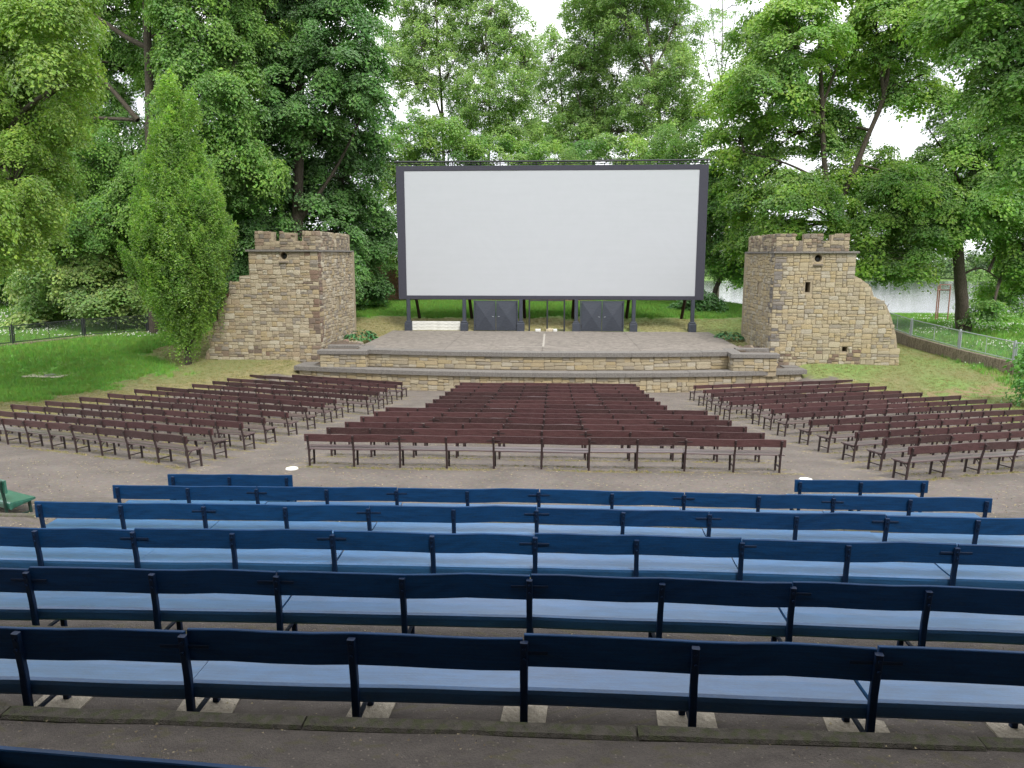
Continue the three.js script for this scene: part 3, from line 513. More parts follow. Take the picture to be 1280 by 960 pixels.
// a bench row: posts at regular spans, one back board and the seat boards per two spans
function benchRow({ a, b, y0, y1, spans, style, label, group, seed, mats, bend = 0, pads }) {
  const R = mulberry(seed), L3 = new THREE.Vector3(b[0] - a[0], y1 - y0, -(b[1] - a[1])), L = L3.length();
  const t = thing('bench', label, 'bench', [a[0], y0, -a[1]], 0, group);
  const X = L3.clone().normalize(), Zv = new THREE.Vector3(-L3.z, 0, L3.x).normalize(); if (Zv.z < 0) Zv.negate();
  const Y = new THREE.Vector3().crossVectors(Zv, X); t.quaternion.setFromRotationMatrix(new THREE.Matrix4().makeBasis(X, Y, Zv));
  const endG = .1, end = spans > 3 ? Math.min(1.12, (L - 2 * endG - (spans - 2) * 1.1) / 2) : (L - 2 * endG) / spans, mid = spans > 3 ? (L - 2 * endG - 2 * end) / (spans - 2) : end;
  const px = [endG]; for (let k = 0; k < spans; k++) px.push(px[k] + (k === 0 || k === spans - 1 ? end : mid));
  const bz = (x) => bend ? bend * Math.abs(x - L / 2) : 0;
  const steel = mats.steel;
  px.forEach((x, i) => {
    for (const [n, g] of [['post', postGeo(style)], ['leg', legGeo(style)], ['stretcher', stretchGeo(style)]]) { const o = part(n, g, steel, t); o.position.set(x + (R() - .5) * .015, 0, bz(x)); o.rotation.z = (R() - .5) * .035; if (n === 'post') for (const y of [.62, .69]) part('bolt', boltGeo, steel, o).position.set(0, y + (style === 'blue' ? 0 : .02), .047); }
    if (pads) { const o = part('footing', padGeo, M.paleConcrete, t); o.position.set(x + (R() - .5) * .06, 0, bz(x)); o.rotation.y = (R() - .5) * .2; o.scale.set(.8 + .4 * R(), 1, .75 + .3 * R()); }
  });
  let i0 = 0;
  while (i0 < spans) {
    let i1 = Math.min(i0 + 2, spans); if (spans - i1 === 1) i1 = spans;
    const xa = i0 === 0 ? 0 : px[i0], xb = i1 === spans ? L : px[i1], len = xb - xa - .012, v = Math.floor(R() * 4), tilt = (R() - .5) * .014;
    const za = bz(xa), zb = bz(xb);
    const fit = (o, e = 0) => { o.position.set(xa + .006, (R() - .5) * .008 + e, za); o.rotation.y = -Math.atan2(zb - za, xb - xa); o.rotation.z = tilt + (R() - .5) * .004; };
    let board;
    if (style === 'blue') {
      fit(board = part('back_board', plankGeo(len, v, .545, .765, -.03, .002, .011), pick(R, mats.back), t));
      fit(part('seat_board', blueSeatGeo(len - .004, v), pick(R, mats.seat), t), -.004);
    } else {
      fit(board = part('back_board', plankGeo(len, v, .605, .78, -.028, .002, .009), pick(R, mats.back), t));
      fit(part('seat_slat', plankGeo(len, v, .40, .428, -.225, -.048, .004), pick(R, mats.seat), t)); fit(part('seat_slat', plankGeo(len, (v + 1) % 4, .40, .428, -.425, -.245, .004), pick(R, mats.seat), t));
    }
    if (i1 < spans) { const s = part('strap', strapGeo, steel, board); s.position.set(len, style === 'blue' ? .02 : .035, -.008); }
    i0 = i1;
  }
  return t;
}
const ord = ['first', 'second', 'third', 'fourth', 'fifth', 'sixth', 'seventh', 'eighth', 'ninth', 'tenth', 'eleventh', 'twelfth', 'thirteenth'];
const side = { middle: 'middle block facing the stage squarely', left: 'angled block on the columnar tree side', right: 'angled block on the wire fence side' };
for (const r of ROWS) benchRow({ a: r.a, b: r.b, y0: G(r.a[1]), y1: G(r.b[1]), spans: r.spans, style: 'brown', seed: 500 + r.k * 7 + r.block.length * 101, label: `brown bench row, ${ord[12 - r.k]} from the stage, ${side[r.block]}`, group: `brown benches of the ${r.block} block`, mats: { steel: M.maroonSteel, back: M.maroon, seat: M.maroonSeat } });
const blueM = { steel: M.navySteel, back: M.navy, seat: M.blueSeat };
for (let k = 0; k < 6; k++) {
  const d = BLUE_D[k], y = BLUE_Y[k] + CY;
  benchRow({ a: [-6.87, k ? d : 3.1], b: [6.53, k ? d : 2.38], y0: y, y1: y, spans: 12, style: 'blue', seed: 700 + k, bend: k ? .016 : 0, pads: k < 2, label: `long blue bench row on the terraces, ${['uppermost, sixth row', 'fifth row', 'fourth row', 'third row', 'second row', 'lowest and first row'][k]} up from the open aisle`, group: 'blue benches on the terraces', mats: blueM });
}
benchRow({ a: [-6.8, 12.85], b: [-4.55, 12.9], y0: BLUE_Y[6] + CY, y1: BLUE_Y[6] + CY, spans: 2, style: 'blue', seed: 731, label: 'short blue bench in front of the terraces beside the green bench', group: 'blue benches on the terraces', mats: blueM });
benchRow({ a: [4.22, 13.1], b: [6.5, 13.15], y0: BLUE_Y[6] + CY, y1: BLUE_Y[6] + CY, spans: 2, style: 'blue', seed: 733, label: 'short blue bench in front of the terraces away from the green bench', group: 'blue benches on the terraces', mats: blueM });
benchRow({ a: [-12.9, 13.9], b: [-8.95, 11.75], y0: BLUE_Y[6] + CY + .02, y1: -4.42 + CY, spans: 4, style: 'blue', seed: 741, label: 'green painted bench with dark legs beside the blue benches', group: undefined, mats: { steel: M.greenDark, back: [M.green], seat: [M.green] } });
// ---------- fences ----------
function fence(name, label, pts, { wall, hgt, post, meshC }) {
  const t = thing(name, label, 'fence', [0, 0, 0]);
  for (let i = 0; i < pts.length - 1; i++) {
    const [ax, ad] = pts[i], [bx, bd] = pts[i + 1], ya = H(ax, ad), yb = H(bx, bd), L = Math.hypot(bx - ax, bd - ad), wh = wall;
    const wallG = sweep(rectP(-.6, wh, -.12, .12, .02), L - .01); const o = part('base_wall', wallG, M.fenceWall, t);
    const q = new THREE.Quaternion().setFromUnitVectors(new THREE.Vector3(1, 0, 0), new THREE.Vector3(bx - ax, yb - ya, -(bd - ad)).normalize()); o.quaternion.copy(q); o.position.set(ax, ya, -ad);
    const at = (s, y) => [mix(ax, bx, s), mix(ya, yb, s) + y, -mix(ad, bd, s)];
    part('rail', bar(at(.02, wh + hgt), at(.98, wh + hgt), .045), post, t); part('rail', bar(at(.02, wh + .08), at(.98, wh + .08), .045), post, t);
    for (const s of [.025, .5, .975]) part('panel_bar', bar(at(s, wh + .05), at(s, wh + hgt), s === .5 ? .03 : .05), post, t);
    part('post', bar(at(0, -.1), at(0, wh + hgt + .1), .09), post, t);
    if (i % 2 === 0) part('spike', bar(at(0, wh + hgt + .1), [at(0, 0)[0] + .18, at(0, 0)[1] + wh + hgt + .55, at(0, 0)[2]], .03), M.rust, t);
    const ws = [], n = Math.round(L / .12), hy = hgt - .1;
    for (let k = -Math.round(hy / .12); k < n; k++) for (const dirn of [1, -1]) {
      const s0 = k * .12, s1 = s0 + hy, c0 = Math.max(0, s0), c1 = Math.min(L, s1); if (c1 - c0 < .03) continue;
      const f = (s) => dirn > 0 ? (s - s0) : hy - (s - s0), A = at(c0 / L, wh + .1 + f(c0)), B = at(c1 / L, wh + .1 + f(c1));
      const w = .004, px = [0, w, 0]; ws.push(A, B, px);
    }
    const pos = []; for (let k = 0; k < ws.length; k += 3) { const [A, B] = [ws[k], ws[k + 1]], w = .0028; for (const [dx, dy, ex, ey] of [[0, w, 0, -w], [w, 0, -w, 0]]) { const p = [[A[0] + dx, A[1] + dy, A[2] + dx], [A[0] + ex, A[1] + ey, A[2] + ex], [B[0] + dx, B[1] + dy, B[2] + dx], [B[0] + ex, B[1] + ey, B[2] + ex]]; pos.push(...p[0], ...p[1], ...p[2], ...p[2], ...p[1], ...p[3]); } }
    const g = new THREE.BufferGeometry(); g.setAttribute('position', new THREE.Float32BufferAttribute(pos, 3)); g.computeVertexNormals(); const wm = part('wire_mesh', g, meshC, t); wm.userData.kind = 'stuff';
  }
  const e = pts[pts.length - 1], ye = H(...e); part('post', bar([e[0], ye - .1, -e[1]], [e[0], ye + wall + hgt + .1, -e[1]], .09), post, t);
}
fence('wire_fence', 'grey wire fence on a stained concrete base wall beside the cream tower', [[27, 38.6], [25.05, 42.8], [23.95, 46.4], [23.2, 51], [23.6, 56], [25, 61]], { wall: .72, hgt: 1.05, post: M.galv, meshC: M.wire });
fence('wire_fence', 'rusty dark wire fence across the lawn behind the columnar tree', [[-41.5, 42], [-38, 44.6], [-34.4, 47.2], [-31.3, 49.8], [-28.4, 52.6], [-25.2, 54.4]], { wall: .18, hgt: 1.1, post: M.darkBar, meshC: M.wire });

// ---------- brick wall behind the screen ----------
{
  const t = thing('brick_wall', 'old red brick wall behind the screen overgrown at its foot', 'wall');
  const y = H(-8, 70) - .3, o = [[-17.5, y], [4, y], [4, y + 2.0], [-2, y + 2.2], [-6, y + 2.6], [-9, y + 2.7], [-12, y + 3.6], [-15, y + 3.9], [-17.5, y + 3.9]];
  const c = part('core', extr(o, .45), M.mortar, t); c.position.z = -70.6;
  rubble(t, o, (u, v) => ({ p: new THREE.Vector3(u, v, -70.16), q: Q0 }), { seed: 333, mats: M.bricks, h: [.15, .16], w: [.4, .6], name: 'brick', courses: true, proud: .03, gap: .02, limit: 280 });
  const u = thing('rubble_wall', 'low pale rubble wall on the bank behind the right screen posts', 'wall');
  const y2 = H(8, 70) - .2, o2 = [[4.4, y2], [11.5, y2], [11.5, y2 + 1.2], [8, y2 + 1.5], [4.4, y2 + 1.7]];
  part('core', extr(o2, .45), M.mortar, u).position.z = -70.6;
  rubble(u, o2, (a, v) => ({ p: new THREE.Vector3(a, v, -70.16), q: Q0 }), { seed: 335, mats: [...M.capStones, M.greyStones[0]], name: 'stone' });
}
// ---------- rubble heaps, caps, stakes ----------
function heap(x, d, label, n, seed, mats) {
  const R = mulberry(seed), t = thing('rubble_heap', label, 'rubble', [x, H(x, d), -d], 0, 'rubble heaps at the tower feet');
  const g = new THREE.SphereGeometry(1, 18, 10, 0, 6.2832, 0, 1.5708), p = g.attributes.position; for (let i = 0; i < p.count; i++) { const k = 1 + .25 * n3(p.getX(i) * 2, p.getY(i) * 2, p.getZ(i) * 2 + seed); p.setXYZ(i, p.getX(i) * 1.25 * k, p.getY(i) * .62 * k - .05, p.getZ(i) * 1.0 * k); } g.computeVertexNormals(); part('earth', g, M.soil, t);
  for (let k = 0; k < n; k++) { const a = R() * 6.283, r = Math.sqrt(R()), o = part('stone', pick(R, STONES), pick(R, mats), t), s = .25 + .3 * R(); o.position.set(Math.cos(a) * r * 1.3, .5 * (1 - r * r) - .02, Math.sin(a) * r); o.scale.set(s, s * .8, s * .5); o.rotation.set(-1.5 + (R() - .5), R() * 6, R()); }
}
heap(-12.7, 46.4, 'low heap of brown rubble at the foot of the weathered tower', 16, 61, [M.quoinBrown[0], M.capStones[0], M.greyStones[2]]);
heap(11.6, 45.8, 'low heap of brown rubble at the foot of the cream tower', 14, 62, [M.quoinBrown[1], M.capStones[1], M.creamStones[4]]);
for (const [x, d] of [[-5.96, 16.87], [5.54, 16.5], [7.46, 16.05]]) { const t = thing('ground_cap', 'round white cap set in the asphalt of the open aisle', 'ground cap', [x, G(d) + .004, -d], 0, 'white caps in the aisle'); part('rim', new THREE.CylinderGeometry(.15, .16, .03, 24), M.paleConcrete, t); part('lid', new THREE.SphereGeometry(.13, 20, 6, 0, 6.2832, 0, .6).scale(1, .5, 1).translate(0, -.04, 0), M.whiteCap, t).position.y = .02; part('cover', new THREE.CylinderGeometry(.135, .14, .02, 24), M.whiteCap, t).position.y = .024; }
{
  const x = -28.2, d = 41.1, t = thing('drain_cover', 'pale concrete drain cover lying in the lawn', 'drain cover', [x, H(x, d) + .01, -d]); part('slab', sweep(rectP(0, .07, -.5, .5, .03), 2.2, 6, (q) => [.015 * n2(q * 3, 2), .08 * n2(q * 2, 5)]).translate(-1.1, 0, 0), M.paleConcrete, t); part('lid', new THREE.CylinderGeometry(.32, .33, .05, 18).translate(.2, .09, 0), M.coping, t);
  const b = tag(new THREE.Mesh(STONES[4], M.bricks[2]), 'reddish brick fragment on the uppermost terrace edge', 'brick'); b.name = 'brick_fragment'; b.position.set(-2.62, BLUE_Y[1] + CY, -4.72); b.rotation.x = -1.3; b.scale.set(.09, .07, .05); put(b);
  const s = thing('tree_stakes', 'three reddish stakes with cross bars guarding a sapling on the bank', 'tree stakes', [36.2, H(36.2, 74), -74]);
  for (const [a, c] of [[-.55, .3], [.55, .3], [0, -.5]]) part('stake', bar([a, -.2, c], [a, 3.3, c], .09), M.stakeWood, s);
  part('cross_bar', bar([-.6, 3.4, .3], [.6, 3.4, .3], .07), M.stakeWood, s); part('cross_bar', bar([-.58, 2.9, .3], [0, 2.9, -.5], .1), M.stakeWood, s); part('cross_bar', bar([.58, 2.9, .3], [0, 2.9, -.5], .1), M.stakeWood, s);
}
// projection booth behind the camera: its wall and eaves shade the upper terraces
{
  const t = thing('projection_booth', 'plastered projection booth with a wide wooden eaves above the top terrace', 'building', [0, 0, 0]);
  const w = std({ map: colTex(256, 256, concF([.36, .33, .28], 75, .3), .4), roughness: .95 }), r = std({ map: paintTex([.11, .075, .05], [.16, .12, .09], .4, 150), roughness: .8 });
  part('wall', boxg(-9, 9, 4.4, 9.3, 1.0, 1.3, .02), w, t); part('wall', boxg(-9, -8.7, 4.4, 9.3, 1.31, 6, .02), w, t); part('wall', boxg(8.7, 9, 4.4, 9.3, 1.31, 6, .02), w, t); part('wall', boxg(-8.7, 8.7, 4.4, 9.3, 5.7, 6, .02), w, t);
  for (let k = 0; k < 36; k++) part('eaves_plank', boxg(-12 + k * .667, -12 + k * .667 + .65, 9.31, 9.36, -4.0, 6.6, .006), r, t);
  part('door', boxg(3, 4, 4.9, 7.1, .96, .995, .006), r, t);
  for (const x of [-3, -1, 1]) part('projection_window', boxg(x - .3, x + .3, 7.3, 7.9, .96, .995, .006), M.darkBar, t);
}
const TREES = [
{"name":"broadleaf_tree","label":"big yellow-green broadleaf crown overhanging the lawn from outside","cat":"tree","stems":[{"p":[[-29.5,-3.8,-31.0],[-27.95,4.66,-31.0],[-25.81,12.72,-31.0],[-23.78,20.66,-31.0]],"r0":0.32,"r1":0.14},{"p":[[-27.62,6.99,-31.0],[-24.79,10.21,-31.0],[-22.25,11.76,-31.0]],"r0":0.14,"r1":0.05},{"p":[[-26.27,11.79,-31.0],[-23.25,14.52,-31.0],[-20.5,15.68,-31.0]],"r0":0.13,"r1":0.04}],"lobes":[[-24.47,14.24,-32.53,3.8,3.8,3.8],[-21.36,15.94,-32.54,2.35,2.43,2.35],[-20.7,12.69,-31.08,1.86,2.32,1.86],[-21.02,9.95,-29.93,2.19,2.27,2.19],[-22.28,8.22,-28.77,2.61,2.24,2.61],[-20.21,17.54,-30.42,2.67,1.91,2.67],[-22.66,19.04,-30.54,4.38,3.19,4.2],[-18.09,13.54,-28.73,1.06,1.41,1.06],[-18.28,16.29,-28.74,1.64,1.42,1.64],[-26.65,11.46,-33.5,3.53,3.09,3.53]],"leaf":"oak","colA":[0.187,0.337,0.037],"colB":[0.3,0.47,0.049],"group":"trees left of the stage","dens":0.62,"big":0.72},
{"name":"oak_tree","label":"tall oak with dark straight trunk and bare slanting limbs behind the columnar tree","cat":"tree","stems":[{"p":[[-27.69,-1.01,-52.0],[-27.3,8.37,-52.0],[-26.74,17.48,-52.0],[-26.56,21.71,-52.0],[-26.26,29.38,-52.0]],"r0":0.42,"r1":0.2},{"p":[[-27.66,16.22,-52.0],[-29.24,18.16,-52.0],[-30.83,19.79,-52.0],[-31.99,20.7,-52.0]],"r0":0.2,"r1":0.07},{"p":[[-26.53,20.73,-52.0],[-27.88,21.34,-52.0],[-29.81,22.65,-52.0],[-31.95,23.85,-52.0],[-34.53,25.01,-52.0]],"r0":0.2,"r1":0.08},{"p":[[-26.93,13.64,-52.0],[-23.96,16.19,-52.0],[-21.67,18.18,-52.0]],"r0":0.16,"r1":0.05}],"lobes":[[-30.48,23.9,-56.0,2.93,2.53,2.93],[-23.48,21.94,-53.0,3.4,3.03,3.4],[-33.32,18.3,-56.0,2.71,2.03,2.71],[-35.04,20.04,-54.0,2.68,2.68,2.68],[-30.74,14.29,-55.0,3.4,2.75,3.4],[-22.7,17.19,-52.0,3.32,3.08,3.32],[-33.47,12.83,-54.0,3.03,2.63,3.03],[-21.87,12.94,-53.0,2.99,2.75,2.99],[-26.19,12.52,-54.0,3.5,2.87,3.5],[-31.13,9.76,-53.0,3.56,2.29,3.56],[-37.05,15.71,-55.0,2.89,2.75,2.89],[-21.23,21.16,-54.0,2.19,2.79,2.19],[-23.5,26.5,-52.0,4.79,2.99,4.2],[-31.19,28.48,-55.0,5.3,2.65,4.2],[-36.19,24.78,-56.0,2.79,2.09,2.79],[-19.53,23.96,-55.0,2.2,2.81,2.2],[-27.04,19.86,-56.0,2.21,2.34,2.21],[-30.76,20.4,-57.0,2.43,2.03,2.43]],"leaf":"oak","colA":[0.123,0.292,0.044],"colB":[0.258,0.464,0.057],"dens":0.85,"group":"trees left of the stage"},
{"name":"maple_tree","label":"dense dark green maple towering behind the weathered stone tower","cat":"tree","stems":[{"p":[[-19.26,0.11,-57.0],[-18.87,8.46,-57.0],[-18.22,18.62,-57.0],[-17.5,28.18,-57.0]],"r0":0.5,"r1":0.2},{"p":[[-18.82,9.62,-57.0],[-15.79,13.6,-57.0],[-13.92,16.93,-57.0]],"r0":0.2,"r1":0.06},{"p":[[-18.7,10.77,-57.0],[-21.06,14.76,-57.0],[-22.61,18.66,-57.0]],"r0":0.2,"r1":0.06},{"p":[[-18.43,15.3,-57.0],[-15.58,19.14,-57.0],[-14.29,22.89,-57.0]],"r0":0.16,"r1":0.05}],"lobes":[[-20.9,22.91,-57.76,3.99,3.73,3.99],[-14.84,21.39,-55.67,3.02,3.63,3.02],[-17.83,18.55,-56.67,3.73,3.42,3.73],[-14.96,17.44,-60.0,2.34,3.57,2.34],[-22.66,18.55,-59.37,3.46,3.46,3.46],[-20.61,14.14,-58.99,4.31,3.4,4.2],[-16.04,13.04,-60.0,3.0,3.39,3.0],[-15.29,9.18,-62.0,2.14,3.08,2.14],[-17.99,9.09,-58.72,3.73,2.89,3.73],[-21.82,10.18,-56.46,3.03,2.9,3.03],[-16.39,27.37,-56.97,4.98,3.42,4.2],[-21.24,28.31,-57.88,4.85,3.56,4.2],[-13.18,19.45,-54.8,1.66,2.37,1.66],[-15.26,5.67,-63.0,1.63,2.31,1.63],[-21.58,7.0,-57.28,2.3,2.17,2.3],[-16.36,5.86,-55.86,2.44,1.83,2.44],[-25.91,7.9,-58.9,2.01,2.27,2.01]],"leaf":"maple","colA":[0.076,0.221,0.041],"colB":[0.157,0.356,0.057],"group":"trees left of the stage"},
{"name":"linden_tree","label":"low spreading linden with pale yellowish blossom hanging over the wire fence","cat":"tree","stems":[{"p":[[-33.07,1.06,-56.0],[-32.9,4.35,-56.0],[-33.43,7.29,-56.0],[-34.08,10.19,-56.0]],"r0":0.2,"r1":0.07},{"p":[[-32.9,4.35,-56.0],[-35.13,5.53,-56.0],[-37.37,4.64,-56.0],[-38.39,2.54,-56.0]],"r0":0.08,"r1":0.03}],"lobes":[[-34.29,9.25,-53.82,3.16,1.71,3.16],[-33.55,8.47,-56.9,2.87,2.05,2.87],[-38.61,7.59,-57.85,2.86,1.86,2.86],[-33.65,5.86,-54.64,3.64,1.98,3.64],[-32.54,5.78,-57.98,2.47,2.47,2.47],[-38.32,4.24,-57.86,2.42,1.57,2.42],[-31.42,3.91,-53.59,2.56,1.41,2.56],[-37.52,2.37,-54.5,0.95,1.49,0.95],[-30.86,8.47,-57.04,2.02,2.42,2.02]],"leaf":"maple","colA":[0.19,0.356,0.069],"colB":[0.381,0.497,0.138],"dens":1.3,"group":"trees left of the stage"},
{"name":"park_tree","label":"broad park tree with thick dark trunk on the flowery meadow","cat":"tree","stems":[{"p":[[-47.86,2.66,-66.0],[-47.52,5.09,-66.0],[-47.19,8.66,-66.0]],"r0":0.34,"r1":0.1}],"lobes":[[-45.56,7.28,-63.51,3.21,2.89,3.21],[-50.39,9.35,-66.02,3.84,3.41,3.84],[-45.67,10.69,-65.68,3.71,2.97,3.71],[-48.97,5.58,-64.52,2.99,1.83,2.99]],"leaf":"maple","colA":[0.101,0.259,0.048],"colB":[0.224,0.432,0.075],"dens":0.8,"group":"trees left of the stage","big":1.25},
{"name":"park_tree","label":"park tree with slim trunk at the meadow edge beyond the wire fence","cat":"tree","stems":[{"p":[[-53.15,2.47,-72.0],[-52.4,8.41,-72.0],[-52.69,15.43,-72.0]],"r0":0.26,"r1":0.1}],"lobes":[[-52.22,13.89,-71.12,4.55,4.55,4.2],[-49.92,14.84,-73.53,4.13,3.68,4.13],[-52.25,6.53,-71.08,3.62,2.17,3.62]],"leaf":"maple","colA":[0.101,0.259,0.048],"colB":[0.224,0.432,0.075],"dens":0.8,"group":"trees left of the stage","big":1.25},
{"name":"park_tree","label":"far park tree behind the thick trunked tree on the meadow","cat":"tree","stems":[{"p":[[-56.8,2.39,-84.0],[-56.12,8.05,-84.0],[-54.4,15.04,-84.0]],"r0":0.26,"r1":0.1}],"lobes":[[-53.44,13.21,-82.25,5.07,4.66,4.2],[-51.31,15.97,-84.99,4.73,4.73,4.2],[-54.56,7.26,-83.74,4.12,3.09,4.12],[-59.27,4.56,-85.49,3.63,1.92,3.63]],"leaf":"maple","colA":[0.101,0.259,0.048],"colB":[0.224,0.432,0.075],"dens":0.8,"group":"trees left of the stage","big":1.25},
{"name":"park_tree","label":"park tree filling the gap behind the columnar tree","cat":"tree","stems":[{"p":[[-44.68,2.65,-80.0],[-44.21,7.19,-80.0],[-44.24,13.02,-80.0]],"r0":0.26,"r1":0.1}],"lobes":[[-43.64,11.32,-78.68,4.66,4.1,4.2],[-40.3,13.74,-79.1,4.24,4.61,4.2],[-43.87,6.42,-81.5,4.41,2.87,4.2],[-46.7,4.76,-80.04,3.44,1.72,3.44]],"leaf":"maple","colA":[0.101,0.259,0.048],"colB":[0.224,0.432,0.075],"dens":0.8,"group":"trees left of the stage","big":1.25},
{"name":"park_tree","label":"shaded tree between columnar tree and stone tower","cat":"tree","stems":[{"p":[[-33.56,2.4,-74.0],[-33.26,5.74,-74.0],[-32.8,10.31,-74.0]],"r0":0.26,"r1":0.1}],"lobes":[[-32.91,8.8,-74.03,3.79,3.79,3.79],[-34.52,5.01,-72.68,3.0,2.17,3.0],[-30.14,5.05,-71.57,2.91,2.42,2.91],[-31.59,12.71,-76.17,3.44,3.78,3.44]],"leaf":"maple","colA":[0.101,0.259,0.048],"colB":[0.224,0.432,0.075],"dens":0.8,"group":"trees left of the stage","big":1.25},
{"name":"park_tree","label":"shaded tree standing right behind the weathered tower","cat":"tree","stems":[{"p":[[-30.43,1.68,-80.0],[-30.16,5.03,-80.0],[-29.99,9.73,-80.0]],"r0":0.26,"r1":0.1}],"lobes":[[-29.3,8.07,-77.93,3.91,3.47,3.91],[-28.3,4.73,-81.72,3.61,2.71,3.61],[-31.76,3.97,-79.34,3.02,1.96,3.02],[-25.78,6.42,-82.26,3.96,3.24,3.96]],"leaf":"maple","colA":[0.101,0.259,0.048],"colB":[0.224,0.432,0.075],"dens":0.8,"group":"trees left of the stage","big":1.25},
{"name":"park_tree","label":"shaded tree between weathered tower and cinema screen","cat":"tree","stems":[{"p":[[-19.44,2.14,-74.0],[-19.28,4.45,-74.0],[-19.24,8.03,-74.0]],"r0":0.26,"r1":0.1}],"lobes":[[-19.16,6.52,-73.5,2.87,2.87,2.87],[-17.86,8.83,-76.18,2.14,2.96,2.14],[-17.06,4.99,-74.28,1.6,2.24,1.6],[-20.57,4.12,-72.7,2.69,1.58,2.69]],"leaf":"maple","colA":[0.101,0.259,0.048],"colB":[0.224,0.432,0.075],"dens":0.8,"group":"trees left of the stage","big":1.25},
{"name":"poplar_tree","label":"tall thin poplar with forked pale trunk behind the cinema screen","cat":"tree","stems":[{"p":[[-10.99,0.5,-82.0],[-11.34,12.22,-82.0],[-11.46,21.06,-82.0],[-11.76,28.05,-82.0],[-12.26,37.07,-82.0]],"r0":0.26,"r1":0.07},{"p":[[-11.46,21.06,-82.0],[-13.11,25.76,-82.0],[-15.24,29.63,-82.0],[-16.39,32.68,-82.0]],"r0":0.12,"r1":0.03},{"p":[[-11.58,24.19,-82.0],[-9.56,28.02,-82.0],[-8.31,31.8,-82.0]],"r0":0.1,"r1":0.03}],"lobes":[[-12.13,31.45,-83.21,3.19,3.9,3.19],[-15.4,29.86,-82.87,2.66,3.02,2.66],[-8.83,30.55,-82.92,2.64,3.52,2.64],[-10.8,25.31,-81.82,3.48,2.96,3.48],[-13.88,24.31,-80.61,2.93,2.58,2.93],[-12.39,35.84,-82.7,4.41,3.53,4.2],[-16.16,25.74,-80.04,2.23,2.4,2.23],[-15.74,33.72,-82.96,2.67,2.67,2.67],[-9.58,34.28,-82.68,3.16,2.64,3.16],[-13.13,27.91,-81.38,2.61,2.61,2.61]],"leaf":"sparse","colA":[0.168,0.324,0.057],"colB":[0.325,0.497,0.103],"group":"trees behind the screen","dens":0.72},
{"name":"young_maple","label":"slender maple with yellowish leaves beside the forked poplar","cat":"tree","stems":[{"p":[[-6.53,0.69,-80.0],[-6.64,12.89,-80.0],[-6.43,21.45,-80.0],[-6.86,29.71,-80.0]],"r0":0.2,"r1":0.05},{"p":[[-6.52,19.14,-80.0],[-4.19,22.95,-80.0],[-3.4,23.09,-80.0],[-2.44,22.55,-80.0]],"r0":0.09,"r1":0.03}],"lobes":[[-7.0,27.86,-81.49,2.94,3.46,2.94],[-4.11,23.39,-78.47,2.5,2.5,2.5],[-6.54,22.11,-79.45,3.54,2.87,3.54],[-8.77,20.16,-81.49,3.46,2.42,3.46],[-4.16,19.42,-79.4,2.86,2.19,2.86],[-6.23,31.49,-81.07,2.24,2.58,2.24],[-4.22,29.08,-80.56,2.05,2.56,2.05],[-3.09,26.84,-82.21,1.92,2.27,1.92]],"leaf":"sparse","colA":[0.168,0.324,0.057],"colB":[0.325,0.497,0.103],"group":"trees behind the screen","dens":0.8},
{"name":"young_maple","label":"sparse maple with thin stems above the middle of the screen","cat":"tree","stems":[{"p":[[0.85,0.22,-86.0],[0.95,15.8,-86.0],[0.78,24.06,-86.0],[0.13,29.69,-86.0]],"r0":0.18,"r1":0.05},{"p":[[0.93,17.48,-86.0],[-0.23,22.44,-86.0],[-1.45,26.51,-86.0]],"r0":0.1,"r1":0.03},{"p":[[0.94,16.64,-86.0],[2.34,21.6,-86.0],[2.96,25.66,-86.0]],"r0":0.1,"r1":0.03}],"lobes":[[-0.28,28.29,-88.46,2.63,3.38,2.63],[1.9,25.09,-87.12,2.78,3.34,2.78],[-1.11,23.55,-87.54,2.97,2.97,2.97],[1.05,20.11,-84.26,3.58,2.33,3.58],[3.66,21.76,-87.06,2.78,2.78,2.78],[-2.14,19.82,-87.74,3.16,1.86,3.16]],"leaf":"sparse","colA":[0.168,0.324,0.057],"colB":[0.325,0.497,0.103],"group":"trees behind the screen","dens":0.62},
{"name":"poplar_tree","label":"leafy poplar left of the tallest tree behind the screen","cat":"tree","stems":[{"p":[[4.31,0.4,-84.0],[4.19,17.22,-84.0],[4.23,24.43,-84.0],[3.94,31.43,-84.0]],"r0":0.24,"r1":0.06},{"p":[[4.17,18.03,-84.0],[5.99,22.83,-84.0],[6.73,26.75,-84.0]],"r0":0.11,"r1":0.03},{"p":[[4.14,19.65,-84.0],[2.42,23.66,-84.0],[1.87,27.59,-84.0]],"r0":0.1,"r1":0.03}],"lobes":[[4.19,29.37,-83.51,2.67,3.56,2.67],[5.95,25.65,-84.27,3.06,3.24,3.06],[2.87,26.39,-83.9,2.5,2.86,2.5],[4.9,22.45,-86.29,3.68,3.13,3.68],[6.81,19.89,-83.09,3.2,2.49,3.2],[2.47,19.19,-83.51,3.02,2.13,3.02],[4.02,32.93,-81.5,2.96,3.13,2.96],[2.55,30.57,-83.6,2.14,2.67,2.14],[6.28,30.81,-84.66,2.36,2.72,2.36]],"leaf":"sparse","colA":[0.168,0.324,0.057],"colB":[0.325,0.497,0.103],"group":"trees behind the screen","dens":0.8},
